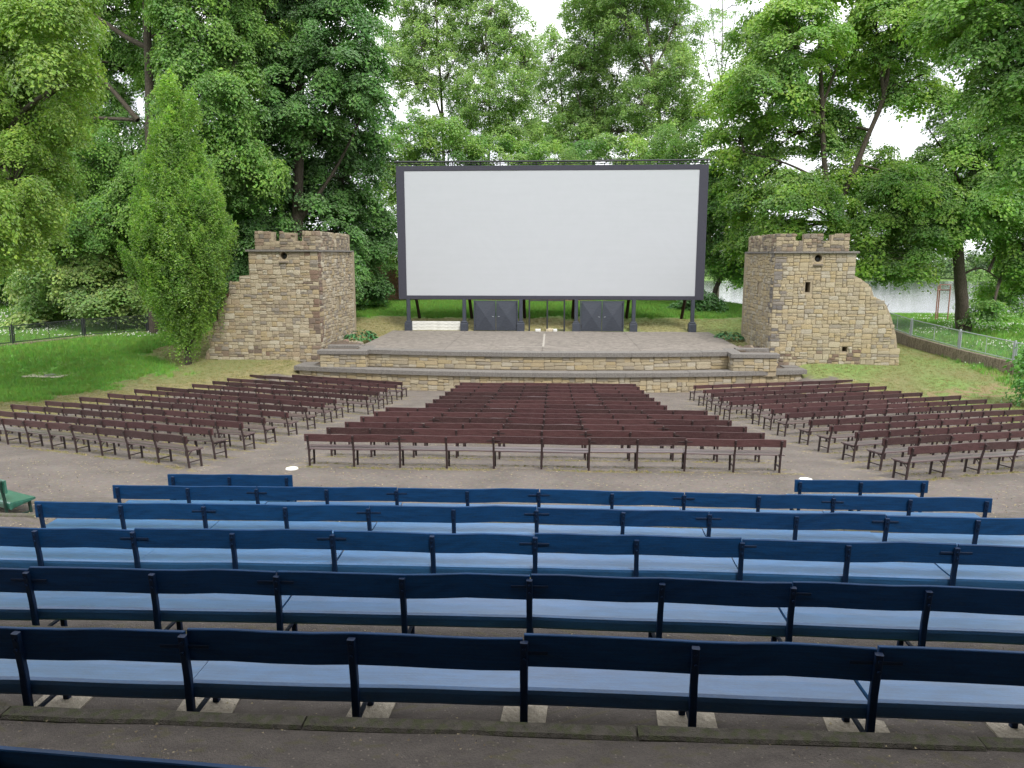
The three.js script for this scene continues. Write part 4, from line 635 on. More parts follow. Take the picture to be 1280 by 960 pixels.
{"name":"poplar_tree","label":"tallest poplar with dark branching trunk behind the screen","cat":"tree","stems":[{"p":[[12.14,0.77,-80.0],[11.21,14.38,-80.0],[10.56,19.77,-80.0],[9.62,25.05,-80.0],[8.85,30.21,-80.0],[8.04,37.39,-80.0]],"r0":0.3,"r1":0.08},{"p":[[9.62,25.05,-80.0],[11.07,27.99,-80.0],[12.03,31.25,-80.0]],"r0":0.13,"r1":0.04},{"p":[[9.79,24.3,-80.0],[7.52,28.03,-80.0],[6.5,31.7,-80.0]],"r0":0.13,"r1":0.04},{"p":[[11.3,16.32,-80.0],[9.36,17.87,-80.0],[8.38,19.03,-80.0]],"r0":0.1,"r1":0.03}],"lobes":[[8.92,31.21,-82.17,3.18,3.36,3.18],[12.02,30.02,-82.12,2.67,3.74,2.67],[6.79,29.27,-79.14,2.54,3.39,2.54],[10.38,25.97,-82.44,3.38,3.02,3.38],[12.03,24.31,-78.44,2.21,2.55,2.21],[11.44,21.56,-81.62,3.18,2.65,3.18],[8.27,21.75,-78.29,2.52,2.36,2.52],[10.47,18.18,-79.53,3.26,2.06,3.26],[8.77,34.5,-77.87,5.03,3.86,4.2],[13.51,20.42,-81.79,2.31,2.31,2.31]],"leaf":"sparse","colA":[0.168,0.324,0.057],"colB":[0.325,0.497,0.103],"group":"trees behind the screen","dens":0.85},
{"name":"bare_tree","label":"nearly leafless tree with fine upright twigs against the sky","cat":"tree","stems":[{"p":[[17.7,0.46,-84.0],[17.49,13.07,-84.0],[17.23,22.72,-84.0],[16.93,31.24,-84.0],[16.84,35.01,-84.0]],"r0":0.17,"r1":0.03},{"p":[[17.26,21.93,-84.0],[15.71,25.87,-84.0],[14.67,29.74,-84.0]],"r0":0.09,"r1":0.03},{"p":[[17.23,22.72,-84.0],[18.7,25.83,-84.0],[19.68,28.91,-84.0]],"r0":0.09,"r1":0.03},{"p":[[17.16,24.29,-84.0],[16.23,28.95,-84.0],[15.68,32.39,-84.0]],"r0":0.07,"r1":0.025},{"p":[[17.2,25.07,-84.0],[17.98,29.31,-84.0],[18.38,32.73,-84.0]],"r0":0.07,"r1":0.025},{"p":[[17.25,20.34,-84.0],[15.25,23.13,-84.0],[14.2,25.11,-84.0]],"r0":0.07,"r1":0.025}],"lobes":[[16.04,25.83,-85.64,2.06,1.87,2.06],[18.22,23.91,-82.2,2.0,2.0,2.0],[17.57,21.16,-84.14,2.41,2.04,2.41],[14.54,23.3,-82.79,1.44,1.44,1.44],[16.78,28.94,-83.96,1.84,2.4,1.84],[18.89,28.22,-84.27,1.49,1.86,1.49],[14.81,28.84,-82.03,1.26,1.79,1.26],[17.83,32.52,-85.82,1.89,1.89,1.89]],"leaf":"sparse","colA":[0.168,0.324,0.057],"colB":[0.325,0.497,0.103],"group":"trees behind the screen","dens":0.22},
{"name":"understorey_tree","label":"small bright tree left above the screen corner","cat":"tree","stems":[{"p":[[-13.07,1.49,-70.0],[-12.74,10.12,-70.0],[-12.74,16.7,-70.0]],"r0":0.16,"r1":0.05}],"lobes":[[-12.54,16.55,-68.89,2.51,2.95,2.51],[-14.06,12.9,-69.74,2.54,2.99,2.54],[-11.03,12.4,-67.79,2.46,2.89,2.46],[-12.46,8.31,-67.51,2.7,2.89,2.7]],"leaf":"maple","colA":[0.122,0.297,0.047],"colB":[0.291,0.464,0.067],"group":"trees behind the screen","dens":0.5},
{"name":"understorey_tree","label":"rounded small tree behind the left half of the screen","cat":"tree","stems":[{"p":[[-9.8,1.34,-72.0],[-9.53,10.19,-72.0],[-9.59,16.59,-72.0]],"r0":0.16,"r1":0.05}],"lobes":[[-9.39,16.4,-70.48,3.45,2.55,3.45],[-10.85,12.65,-71.21,3.49,2.58,3.49],[-8.42,12.49,-74.14,3.62,2.68,3.62],[-9.97,8.03,-73.95,3.98,2.68,3.98]],"leaf":"oak","colA":[0.122,0.297,0.047],"colB":[0.291,0.464,0.067],"group":"trees behind the screen","dens":0.5},
{"name":"understorey_tree","label":"small yellowish tree just above the screen top bar","cat":"tree","stems":[{"p":[[-4.97,1.28,-73.0],[-4.8,10.22,-73.0],[-4.93,15.98,-73.0]],"r0":0.16,"r1":0.05}],"lobes":[[-4.92,15.97,-72.9,3.56,2.01,3.56],[-6.26,12.02,-72.77,3.55,2.01,3.55],[-3.49,11.72,-73.83,3.6,2.04,3.6],[-5.07,7.28,-74.79,4.01,2.06,4.01]],"leaf":"maple","colA":[0.122,0.297,0.047],"colB":[0.291,0.464,0.067],"group":"trees behind the screen","dens":0.5},
{"name":"understorey_tree","label":"low yellow-green tree above the middle of the screen bar","cat":"tree","stems":[{"p":[[-0.03,1.3,-73.0],[0.04,10.21,-73.0],[-0.15,15.6,-73.0]],"r0":0.16,"r1":0.05}],"lobes":[[-0.15,15.5,-72.19,3.53,1.69,3.53],[-1.48,11.75,-74.47,3.63,1.74,3.63],[1.35,11.26,-72.49,3.55,1.7,3.55],[-0.08,6.91,-73.47,3.95,1.72,3.95]],"leaf":"oak","colA":[0.122,0.297,0.047],"colB":[0.291,0.464,0.067],"group":"trees behind the screen","dens":0.5},
{"name":"understorey_tree","label":"small leafy tree right of the screen middle","cat":"tree","stems":[{"p":[[6.0,1.32,-73.0],[5.95,10.2,-73.0],[5.67,15.92,-73.0]],"r0":0.16,"r1":0.05}],"lobes":[[5.77,16.05,-74.19,3.81,2.06,3.81],[4.44,12.0,-73.01,3.74,2.03,3.74],[7.33,11.69,-73.95,3.81,2.06,3.81],[5.94,7.28,-73.99,4.18,2.06,4.18]],"leaf":"maple","colA":[0.122,0.297,0.047],"colB":[0.291,0.464,0.067],"group":"trees behind the screen","dens":0.5},
{"name":"understorey_tree","label":"small leafy tree above the right screen corner","cat":"tree","stems":[{"p":[[11.81,1.43,-72.0],[11.64,10.14,-72.0],[11.29,16.11,-72.0]],"r0":0.16,"r1":0.05}],"lobes":[[10.9,15.81,-69.53,3.02,2.57,3.02],[9.81,12.12,-69.7,3.01,2.56,3.01],[12.55,11.8,-70.25,3.06,2.6,3.06],[11.36,7.63,-70.57,3.37,2.6,3.37]],"leaf":"oak","colA":[0.122,0.297,0.047],"colB":[0.291,0.464,0.067],"group":"trees behind the screen","dens":0.5},
{"name":"maple_tree","label":"large bright maple with forked trunk behind the cream stone tower","cat":"tree","stems":[{"p":[[21.5,0.01,-60.0],[20.88,6.7,-60.0],[20.72,9.95,-60.0],[19.96,14.3,-60.0],[19.62,17.7,-60.0],[19.04,23.22,-60.0],[18.26,30.16,-60.0]],"r0":0.27,"r1":0.1},{"p":[[20.73,9.77,-60.0],[21.73,12.27,-60.0],[23.02,15.98,-60.0],[23.95,18.77,-60.0],[24.13,21.52,-60.0],[24.43,24.76,-60.0],[24.76,29.51,-60.0]],"r0":0.25,"r1":0.1},{"p":[[23.94,18.88,-60.0],[23.3,22.08,-60.0],[22.67,25.86,-60.0]],"r0":0.15,"r1":0.05},{"p":[[19.66,17.13,-60.0],[17.37,18.84,-60.0],[15.03,19.42,-60.0]],"r0":0.13,"r1":0.04},{"p":[[20.31,12.57,-60.0],[17.36,14.02,-60.0],[14.1,14.91,-60.0]],"r0":0.13,"r1":0.04},{"p":[[24.08,19.32,-60.0],[26.39,20.13,-60.0],[28.46,22.01,-60.0]],"r0":0.12,"r1":0.04},{"p":[[22.3,14.0,-60.0],[25.23,13.41,-60.0],[26.91,13.97,-60.0]],"r0":0.09,"r1":0.03},{"p":[[19.65,18.26,-60.0],[20.62,21.57,-60.0],[21.11,24.28,-60.0]],"r0":0.11,"r1":0.04}],"lobes":[[14.97,18.57,-58.52,3.0,2.35,3.0],[14.45,16.19,-63.0,2.37,2.37,2.37],[15.61,12.47,-62.0,2.48,2.48,2.48],[16.77,22.13,-57.74,3.26,2.61,3.26],[18.39,16.75,-63.0,3.13,2.56,3.13],[22.94,21.92,-64.0,2.67,2.97,2.67],[23.81,13.12,-63.0,3.37,2.2,3.37],[17.98,11.04,-58.59,3.45,1.99,3.45],[24.92,23.55,-60.5,3.59,3.23,3.59],[26.75,19.4,-61.93,2.66,2.37,2.66],[25.65,11.34,-59.25,3.24,2.26,3.24],[23.27,9.04,-59.33,3.05,1.8,3.05],[16.68,8.47,-59.58,2.94,1.6,2.94],[15.42,9.16,-63.0,1.82,2.1,1.82],[19.91,28.34,-60.9,6.29,3.5,4.2],[25.77,28.42,-61.43,4.4,3.67,4.2],[16.03,22.73,-62.2,2.5,2.22,2.5],[22.38,16.87,-64.0,2.21,1.92,2.21],[13.93,19.05,-64.0,1.83,1.83,1.83],[26.87,24.01,-59.38,2.88,2.88,2.88],[24.91,6.72,-58.0,2.47,1.37,2.47],[27.55,8.49,-61.03,2.63,1.75,2.63]],"leaf":"maple","colA":[0.146,0.324,0.037],"colB":[0.347,0.551,0.063],"group":"trees right of the stage","dens":0.82},
{"name":"maple_tree","label":"maple with stout dark trunk standing behind the low fence","cat":"tree","stems":[{"p":[[31.18,1.42,-60.0],[30.79,4.32,-60.0],[30.28,7.29,-60.0],[30.03,9.35,-60.0],[30.3,11.95,-60.0],[31.29,14.79,-60.0],[31.97,17.58,-60.0]],"r0":0.5,"r1":0.15},{"p":[[30.47,5.81,-60.0],[31.93,6.41,-60.0],[33.47,5.52,-60.0]],"r0":0.1,"r1":0.04},{"p":[[30.06,9.05,-60.0],[28.39,10.22,-60.0],[26.63,10.52,-60.0]],"r0":0.14,"r1":0.04},{"p":[[30.3,11.95,-60.0],[28.55,14.81,-60.0],[27.26,16.51,-60.0]],"r0":0.13,"r1":0.04}],"lobes":[[30.55,10.46,-59.21,3.8,2.05,3.8],[34.32,12.94,-61.62,3.27,2.8,3.27],[27.49,9.87,-58.65,3.26,1.84,3.26],[34.82,9.4,-61.86,2.66,2.5,2.66],[29.27,13.39,-60.03,3.08,2.2,3.08],[34.96,5.79,-61.13,1.85,2.78,1.85],[31.33,16.5,-60.17,2.99,2.4,2.99],[33.87,15.76,-59.08,3.02,3.77,3.02],[35.46,8.46,-59.97,2.3,3.84,2.3],[25.51,11.79,-57.75,2.07,1.66,2.07],[31.9,2.99,-57.71,1.01,0.87,1.01]],"leaf":"maple","colA":[0.134,0.313,0.044],"colB":[0.291,0.508,0.06],"group":"trees right of the stage","dens":0.82},
{"name":"maple_tree","label":"overhanging maple whose trunk stands outside the fence on the lakeside","cat":"tree","stems":[{"p":[[31.93,-1.96,-46.0],[30.49,8.2,-46.0],[28.92,16.0,-46.0],[27.22,23.38,-46.0]],"r0":0.4,"r1":0.15},{"p":[[29.66,12.59,-46.0],[27.21,16.02,-46.0],[24.94,17.3,-46.0]],"r0":0.16,"r1":0.05},{"p":[[28.92,16.0,-46.0],[26.46,18.94,-46.0],[23.75,20.62,-46.0]],"r0":0.15,"r1":0.05}],"lobes":[[24.21,19.01,-46.15,2.89,2.66,2.89],[26.05,16.22,-45.89,2.58,2.69,2.58],[23.08,21.13,-47.67,2.58,2.11,2.58],[23.59,21.07,-43.6,3.32,2.54,3.32],[27.52,18.59,-46.28,3.0,3.61,3.0],[26.65,13.03,-45.95,1.88,2.12,1.88],[27.51,23.55,-46.49,4.25,3.03,4.2]],"leaf":"maple","colA":[0.134,0.313,0.044],"colB":[0.291,0.508,0.06],"group":"trees right of the stage","dens":0.82},
{"name":"leaning_tree","label":"leaning dark trunked tree between screen and cream tower","cat":"tree","stems":[{"p":[[13.85,3.3,-68.0],[14.27,4.82,-68.0],[15.09,6.26,-68.0],[16.34,8.64,-68.0],[17.18,11.97,-68.0]],"r0":0.22,"r1":0.08}],"lobes":[[15.42,7.63,-69.15,2.29,1.98,2.29],[14.58,10.66,-68.12,1.95,2.55,1.95],[16.02,9.65,-68.32,2.27,2.27,2.27],[14.05,14.29,-67.96,1.64,2.54,1.64],[15.59,5.56,-68.58,1.81,0.91,1.81]],"leaf":"maple","colA":[0.114,0.297,0.04],"colB":[0.227,0.47,0.056],"group":"trees right of the stage","dens":0.82},
{"name":"ivy_bush","label":"dark leafy bush behind the right foot of the screen","cat":"bush","stems":[{"p":[[11.73,2.44,-63.0],[11.69,3.47,-63.0],[11.65,4.43,-63.0]],"r0":0.06,"r1":0.03}],"lobes":[[11.69,3.6,-63.0,1.24,1.1,1.24],[10.81,3.08,-63.0,0.82,0.62,0.82]],"leaf":"maple","colA":[0.057,0.188,0.037],"colB":[0.114,0.313,0.049]},
{"name":"hedge_bush","label":"clipped bright green bush at the fence end beside the benches","cat":"bush","stems":[{"p":[[22.65,0.04,-36.0],[22.48,1.53,-36.0],[22.36,2.64,-36.0]],"r0":0.08,"r1":0.04}],"lobes":[[22.3,1.9,-36.0,0.42,1.2,0.42],[22.37,2.86,-36.0,0.42,0.65,0.42]],"leaf":"oak","colA":[0.09,0.297,0.04],"colB":[0.162,0.423,0.049],"dens":1.6},
{"name":"waterside_shrub","label":"thin half bare shrub on the lake bank behind the stout trunk","cat":"bush","stems":[{"p":[[42.86,0.91,-78.0],[42.99,2.64,-78.0],[43.21,4.97,-78.0]],"r0":0.05,"r1":0.02},{"p":[[42.86,0.91,-78.0],[42.08,2.63,-78.0],[41.47,4.19,-78.0]],"r0":0.04,"r1":0.015},{"p":[[42.86,0.91,-78.0],[43.94,2.25,-78.0],[44.54,3.81,-78.0]],"r0":0.04,"r1":0.015}],"lobes":[[42.88,3.8,-78.0,2.53,1.95,2.53],[41.85,2.63,-78.0,1.74,1.16,1.74]],"leaf":"sparse","colA":[0.147,0.282,0.067],"colB":[0.26,0.423,0.117],"dens":0.45},
{"name":"lakeshore_tree","label":"hazy round tree on the far shore of the lake","cat":"tree","stems":[{"p":[[37.18,0.21,-236.69],[37.09,2.84,-236.69],[37.03,4.74,-236.69]],"r0":0.5,"r1":0.2}],"lobes":[[37.08,3.31,-236.69,3.85,2.31,3.85],[36.84,4.98,-236.69,2.82,1.8,2.82]],"leaf":"oak","colA":[0.087,0.189,0.058],"colB":[0.16,0.275,0.072],"group":"trees on the far shore","big":3.2,"dens":0.55},
{"name":"lakeshore_tree","label":"hazy round tree on the far shore of the lake","cat":"tree","stems":[{"p":[[44.88,-0.07,-246.13],[44.77,2.66,-246.13],[44.69,4.64,-246.13]],"r0":0.5,"r1":0.2}],"lobes":[[44.75,3.16,-246.13,4.02,2.41,4.02],[43.79,4.89,-246.13,2.95,1.88,2.95]],"leaf":"oak","colA":[0.087,0.189,0.058],"colB":[0.16,0.275,0.072],"group":"trees on the far shore","big":3.2,"dens":0.55},
{"name":"lakeshore_tree","label":"hazy round tree on the far shore of the lake","cat":"tree","stems":[{"p":[[51.84,-0.17,-249.84],[51.72,2.6,-249.84],[51.64,4.6,-249.84]],"r0":0.5,"r1":0.2}],"lobes":[[51.7,3.1,-249.84,4.11,2.47,4.11],[51.58,4.85,-249.84,3.01,1.92,3.01]],"leaf":"oak","colA":[0.087,0.189,0.058],"colB":[0.16,0.275,0.072],"group":"trees on the far shore","big":3.2,"dens":0.55},
{"name":"lakeshore_tree","label":"hazy round tree on the far shore of the lake","cat":"tree","stems":[{"p":[[54.65,0.29,-234.92],[54.52,2.89,-234.92],[54.43,4.77,-234.92]],"r0":0.5,"r1":0.2}],"lobes":[[54.5,3.36,-234.92,3.89,2.33,3.89],[56.01,5.01,-234.92,2.86,1.82,2.86]],"leaf":"oak","colA":[0.087,0.189,0.058],"colB":[0.16,0.275,0.072],"group":"trees on the far shore","big":3.2,"dens":0.55},
{"name":"lakeshore_tree","label":"hazy round tree on the far shore of the lake","cat":"tree","stems":[{"p":[[66.91,-0.45,-259.7],[66.76,2.42,-259.7],[66.66,4.5,-259.7]],"r0":0.5,"r1":0.2}],"lobes":[[66.74,2.94,-259.7,4.33,2.6,4.2],[65.4,4.76,-259.7,3.17,2.02,3.17]],"leaf":"oak","colA":[0.087,0.189,0.058],"colB":[0.16,0.275,0.072],"group":"trees on the far shore","big":3.2,"dens":0.55},
{"name":"lakeshore_tree","label":"hazy round tree on the far shore of the lake","cat":"tree","stems":[{"p":[[71.26,-0.21,-252.14],[71.1,2.57,-252.14],[70.99,4.59,-252.14]],"r0":0.5,"r1":0.2}],"lobes":[[71.07,3.08,-252.14,4.24,2.54,4.2],[71.91,4.84,-252.14,3.11,1.98,3.11]],"leaf":"oak","colA":[0.087,0.189,0.058],"colB":[0.16,0.275,0.072],"group":"trees on the far shore","big":3.2,"dens":0.55},
{"name":"lakeshore_tree","label":"hazy round tree on the far shore of the lake","cat":"tree","stems":[{"p":[[79.53,-0.39,-258.62],[79.36,2.46,-258.62],[79.23,4.52,-258.62]],"r0":0.5,"r1":0.2}],"lobes":[[79.33,2.97,-258.62,4.38,2.63,4.2],[78.2,4.78,-258.62,3.21,2.04,3.21]],"leaf":"oak","colA":[0.087,0.189,0.058],"colB":[0.16,0.275,0.072],"group":"trees on the far shore","big":3.2,"dens":0.55},
{"name":"lakeshore_tree","label":"hazy round tree on the far shore of the lake","cat":"tree","stems":[{"p":[[79.14,0.23,-238.11],[78.97,2.85,-238.11],[78.85,4.75,-238.11]],"r0":0.5,"r1":0.2}],"lobes":[[78.94,3.33,-238.11,4.07,2.44,4.07],[77.68,4.99,-238.11,2.98,1.9,2.98]],"leaf":"oak","colA":[0.087,0.189,0.058],"colB":[0.16,0.275,0.072],"group":"trees on the far shore","big":3.2,"dens":0.55},
{"name":"lakeshore_tree","label":"hazy round tree on the far shore of the lake","cat":"tree","stems":[{"p":[[86.69,0.1,-242.75],[86.51,2.77,-242.75],[86.38,4.7,-242.75]],"r0":0.5,"r1":0.2}],"lobes":[[86.48,3.25,-242.75,4.19,2.51,4.19],[85.69,4.94,-242.75,3.07,1.95,3.07]],"leaf":"oak","colA":[0.087,0.189,0.058],"colB":[0.16,0.275,0.072],"group":"trees on the far shore","big":3.2,"dens":0.55},
{"name":"lakeshore_tree","label":"hazy round tree on the far shore of the lake","cat":"tree","stems":[{"p":[[90.53,0.28,-237.1],[90.35,2.88,-237.1],[90.21,4.77,-237.1]],"r0":0.5,"r1":0.2}],"lobes":[[90.31,3.35,-237.1,4.13,2.48,4.13],[88.67,5.0,-237.1,3.02,1.92,3.02]],"leaf":"oak","colA":[0.087,0.189,0.058],"colB":[0.16,0.275,0.072],"group":"trees on the far shore","big":3.2,"dens":0.55},
{"name":"lakeshore_tree","label":"hazy round tree on the far shore of the lake","cat":"tree","stems":[{"p":[[93.67,0.49,-230.45],[93.48,3.01,-230.45],[93.34,4.84,-230.45]],"r0":0.5,"r1":0.2}],"lobes":[[93.44,3.47,-230.45,4.05,2.43,4.05],[94.89,5.07,-230.45,2.98,1.9,2.98]],"leaf":"oak","colA":[0.087,0.189,0.058],"colB":[0.16,0.275,0.072],"group":"trees on the far shore","big":3.2,"dens":0.55},
{"name":"lakeshore_tree","label":"hazy round tree on the far shore of the lake","cat":"tree","stems":[{"p":[[98.93,0.52,-229.52],[98.73,3.04,-229.52],[98.58,4.86,-229.52]],"r0":0.5,"r1":0.2}],"lobes":[[98.69,3.49,-229.52,4.08,2.45,4.08],[98.08,5.08,-229.52,2.99,1.9,2.99]],"leaf":"oak","colA":[0.087,0.189,0.058],"colB":[0.16,0.275,0.072],"group":"trees on the far shore","big":3.2,"dens":0.55},
{"name":"lakeshore_tree","label":"hazy round tree on the far shore of the lake","cat":"tree","stems":[{"p":[[107.81,0.32,-236.65],[107.59,2.91,-236.65],[107.43,4.78,-236.65]],"r0":0.5,"r1":0.2}],"lobes":[[107.55,3.38,-236.65,4.25,2.55,4.2],[106.21,5.02,-236.65,3.11,1.98,3.11]],"leaf":"oak","colA":[0.087,0.189,0.058],"colB":[0.16,0.275,0.072],"group":"trees on the far shore","big":3.2,"dens":0.55},
{"name":"lakeshore_tree","label":"hazy round tree on the far shore of the lake","cat":"tree","stems":[{"p":[[122.74,-0.24,-255.7],[122.49,2.56,-255.7],[122.31,4.58,-255.7]],"r0":0.5,"r1":0.2}],"lobes":[[122.44,3.06,-255.7,4.64,2.79,4.2],[120.3,4.83,-255.7,3.39,2.16,3.39]],"leaf":"oak","colA":[0.087,0.189,0.058],"colB":[0.16,0.275,0.072],"group":"trees on the far shore","big":3.2,"dens":0.55},
{"name":"lakeshore_tree","label":"hazy round tree on the far shore of the lake","cat":"tree","stems":[{"p":[[118.06,0.41,-234.07],[117.83,2.97,-234.07],[117.66,4.82,-234.07]],"r0":0.5,"r1":0.2}],"lobes":[[117.78,3.43,-234.07,4.3,2.58,4.2],[116.04,5.05,-234.07,3.14,2.0,3.14]],"leaf":"oak","colA":[0.087,0.189,0.058],"colB":[0.16,0.275,0.072],"group":"trees on the far shore","big":3.2,"dens":0.55},
{"name":"lakeshore_tree","label":"hazy round tree on the far shore of the lake","cat":"tree","stems":[{"p":[[132.38,-0.06,-250.38],[132.11,2.67,-250.38],[131.92,4.64,-250.38]],"r0":0.5,"r1":0.2}],"lobes":[[132.07,3.16,-250.38,4.65,2.79,4.2],[130.79,4.89,-250.38,3.4,2.17,3.4]],"leaf":"oak","colA":[0.087,0.189,0.058],"colB":[0.16,0.275,0.072],"group":"trees on the far shore","big":3.2,"dens":0.55},
{"name":"lakeshore_tree","label":"hazy round tree on the far shore of the lake","cat":"tree","stems":[{"p":[[130.9,0.35,-236.73],[130.64,2.93,-236.73],[130.46,4.8,-236.73]],"r0":0.5,"r1":0.2}],"lobes":[[130.6,3.4,-236.73,4.45,2.67,4.2],[130.13,5.03,-236.73,3.26,2.07,3.26]],"leaf":"oak","colA":[0.087,0.189,0.058],"colB":[0.16,0.275,0.072],"group":"trees on the far shore","big":3.2,"dens":0.55},
{"name":"lakeshore_tree","label":"hazy round tree on the far shore of the lake","cat":"tree","stems":[{"p":[[133.34,0.53,-231.03],[133.08,3.04,-231.03],[132.89,4.86,-231.03]],"r0":0.5,"r1":0.2}],"lobes":[[133.03,3.5,-231.03,4.39,2.64,4.2],[133.23,5.09,-231.03,3.22,2.05,3.22]],"leaf":"oak","colA":[0.087,0.189,0.058],"colB":[0.16,0.275,0.072],"group":"trees on the far shore","big":3.2,"dens":0.55},
{"name":"lakeshore_tree","label":"hazy round tree on the far shore of the lake","cat":"tree","stems":[{"p":[[141.28,0.42,-234.97],[141.0,2.97,-234.97],[140.8,4.82,-234.97]],"r0":0.5,"r1":0.2}],"lobes":[[140.95,3.44,-234.97,4.52,2.71,4.2],[142.52,5.05,-234.97,3.33,2.12,3.33]],"leaf":"oak","colA":[0.087,0.189,0.058],"colB":[0.16,0.275,0.072],"group":"trees on the far shore","big":3.2,"dens":0.55},
{"name":"lakeshore_tree","label":"hazy round tree on the far shore of the lake","cat":"tree","stems":[{"p":[[156.35,-0.01,-250.02],[156.04,2.7,-250.02],[155.82,4.66,-250.02]],"r0":0.5,"r1":0.2}],"lobes":[[155.99,3.19,-250.02,4.87,2.92,4.2],[157.29,4.91,-250.02,3.58,2.28,3.58]],"leaf":"oak","colA":[0.087,0.189,0.058],"colB":[0.16,0.275,0.072],"group":"trees on the far shore","big":3.2,"dens":0.55},
{"name":"lakeshore_tree","label":"hazy round tree on the far shore of the lake","cat":"tree","stems":[{"p":[[158.8,0.16,-244.55],[158.49,2.81,-244.55],[158.27,4.72,-244.55]],"r0":0.5,"r1":0.2}],"lobes":[[158.44,3.29,-244.55,4.82,2.89,4.2],[157.28,4.96,-244.55,3.53,2.25,3.53]],"leaf":"oak","colA":[0.087,0.189,0.058],"colB":[0.16,0.275,0.072],"group":"trees on the far shore","big":3.2,"dens":0.55},
{"name":"lakeshore_tree","label":"hazy round tree on the far shore of the lake","cat":"tree","stems":[{"p":[[165.64,0.13,-246.02],[165.32,2.79,-246.02],[165.09,4.71,-246.02]],"r0":0.5,"r1":0.2}],"lobes":[[165.26,3.27,-246.02,4.91,2.95,4.2],[165.48,4.95,-246.02,3.61,2.29,3.61]],"leaf":"oak","colA":[0.087,0.189,0.058],"colB":[0.16,0.275,0.072],"group":"trees on the far shore","big":3.2,"dens":0.55},
{"name":"broadleaf_tree","label":"added unseen shade tree behind the projection booth, nearest its closed end wall","cat":"tree","stems":[{"p":[[-27,5.2,10],[-26.7,10,10.2],[-27,15,10]],"r0":0.35,"r1":0.12}],"lobes":[[-27,11,10,4.6,3.6,3.4],[-24.5,15,10.5,4,3.4,3.2],[-29.5,15.5,10,4,3.4,3.2],[-27,19,10,3.6,3,3]],"leaf":"oak","colA":[0.11,0.27,0.038],"colB":[0.23,0.43,0.05],"big":1.7,"dens":1.2,"group":"added shade trees behind the projection booth"},  // seven unseen trees added behind the camera, blocking sky to darken bench backs
{"name":"broadleaf_tree","label":"added unseen shade tree behind the booth, second from the closed end wall","cat":"tree","stems":[{"p":[[-18,5.2,13],[-17.7,10,13.2],[-18,15,13]],"r0":0.35,"r1":0.12}],"lobes":[[-18,11,13,4.6,3.6,3.4],[-15.5,15,13.5,4,3.4,3.2],[-20.5,15.5,13,4,3.4,3.2],[-18,19,13,3.6,3,3]],"leaf":"oak","colA":[0.11,0.27,0.038],"colB":[0.23,0.43,0.05],"big":1.7,"dens":1.2,"group":"added shade trees behind the projection booth"},
{"name":"broadleaf_tree","label":"added unseen shade tree behind the booth, third from the closed end wall","cat":"tree","stems":[{"p":[[-9,5.2,10],[-8.7,10,10.2],[-9,15,10]],"r0":0.35,"r1":0.12}],"lobes":[[-9,11,10,4.6,3.6,3.4],[-6.5,15,10.5,4,3.4,3.2],[-11.5,15.5,10,4,3.4,3.2],[-9,19,10,3.6,3,3]],"leaf":"oak","colA":[0.11,0.27,0.038],"colB":[0.23,0.43,0.05],"big":1.7,"dens":1.2,"group":"added shade trees behind the projection booth"},
{"name":"broadleaf_tree","label":"added unseen shade tree right behind the middle of the projection booth","cat":"tree","stems":[{"p":[[0,5.2,13],[0.3,10,13.2],[0,15,13]],"r0":0.35,"r1":0.12}],"lobes":[[0,11,13,4.6,3.6,3.4],[2.5,15,13.5,4,3.4,3.2],[-2.5,15.5,13,4,3.4,3.2],[0,19,13,3.6,3,3]],"leaf":"oak","colA":[0.11,0.27,0.038],"colB":[0.23,0.43,0.05],"big":1.7,"dens":1.2,"group":"added shade trees behind the projection booth"},
{"name":"broadleaf_tree","label":"added unseen shade tree behind the booth on the door side","cat":"tree","stems":[{"p":[[9,5.2,10],[9.3,10,10.2],[9,15,10]],"r0":0.35,"r1":0.12}],"lobes":[[9,11,10,4.6,3.6,3.4],[11.5,15,10.5,4,3.4,3.2],[6.5,15.5,10,4,3.4,3.2],[9,19,10,3.6,3,3]],"leaf":"oak","colA":[0.11,0.27,0.038],"colB":[0.23,0.43,0.05],"big":1.7,"dens":1.2,"group":"added shade trees behind the projection booth"},
{"name":"broadleaf_tree","label":"added unseen shade tree behind the booth, second on the door side","cat":"tree","stems":[{"p":[[18,5.2,13],[18.3,10,13.2],[18,15,13]],"r0":0.35,"r1":0.12}],"lobes":[[18,11,13,4.6,3.6,3.4],[20.5,15,13.5,4,3.4,3.2],[15.5,15.5,13,4,3.4,3.2],[18,19,13,3.6,3,3]],"leaf":"oak","colA":[0.11,0.27,0.038],"colB":[0.23,0.43,0.05],"big":1.7,"dens":1.2,"group":"added shade trees behind the projection booth"},
{"name":"broadleaf_tree","label":"added unseen shade tree behind the booth, farthest on the door side","cat":"tree","stems":[{"p":[[27,5.2,10],[27.3,10,10.2],[27,15,10]],"r0":0.35,"r1":0.12}],"lobes":[[27,11,10,4.6,3.6,3.4],[29.5,15,10.5,4,3.4,3.2],[24.5,15.5,10,4,3.4,3.2],[27,19,10,3.6,3,3]],"leaf":"oak","colA":[0.11,0.27,0.038],"colB":[0.23,0.43,0.05],"big":1.7,"dens":1.2,"group":"added shade trees behind the projection booth"},
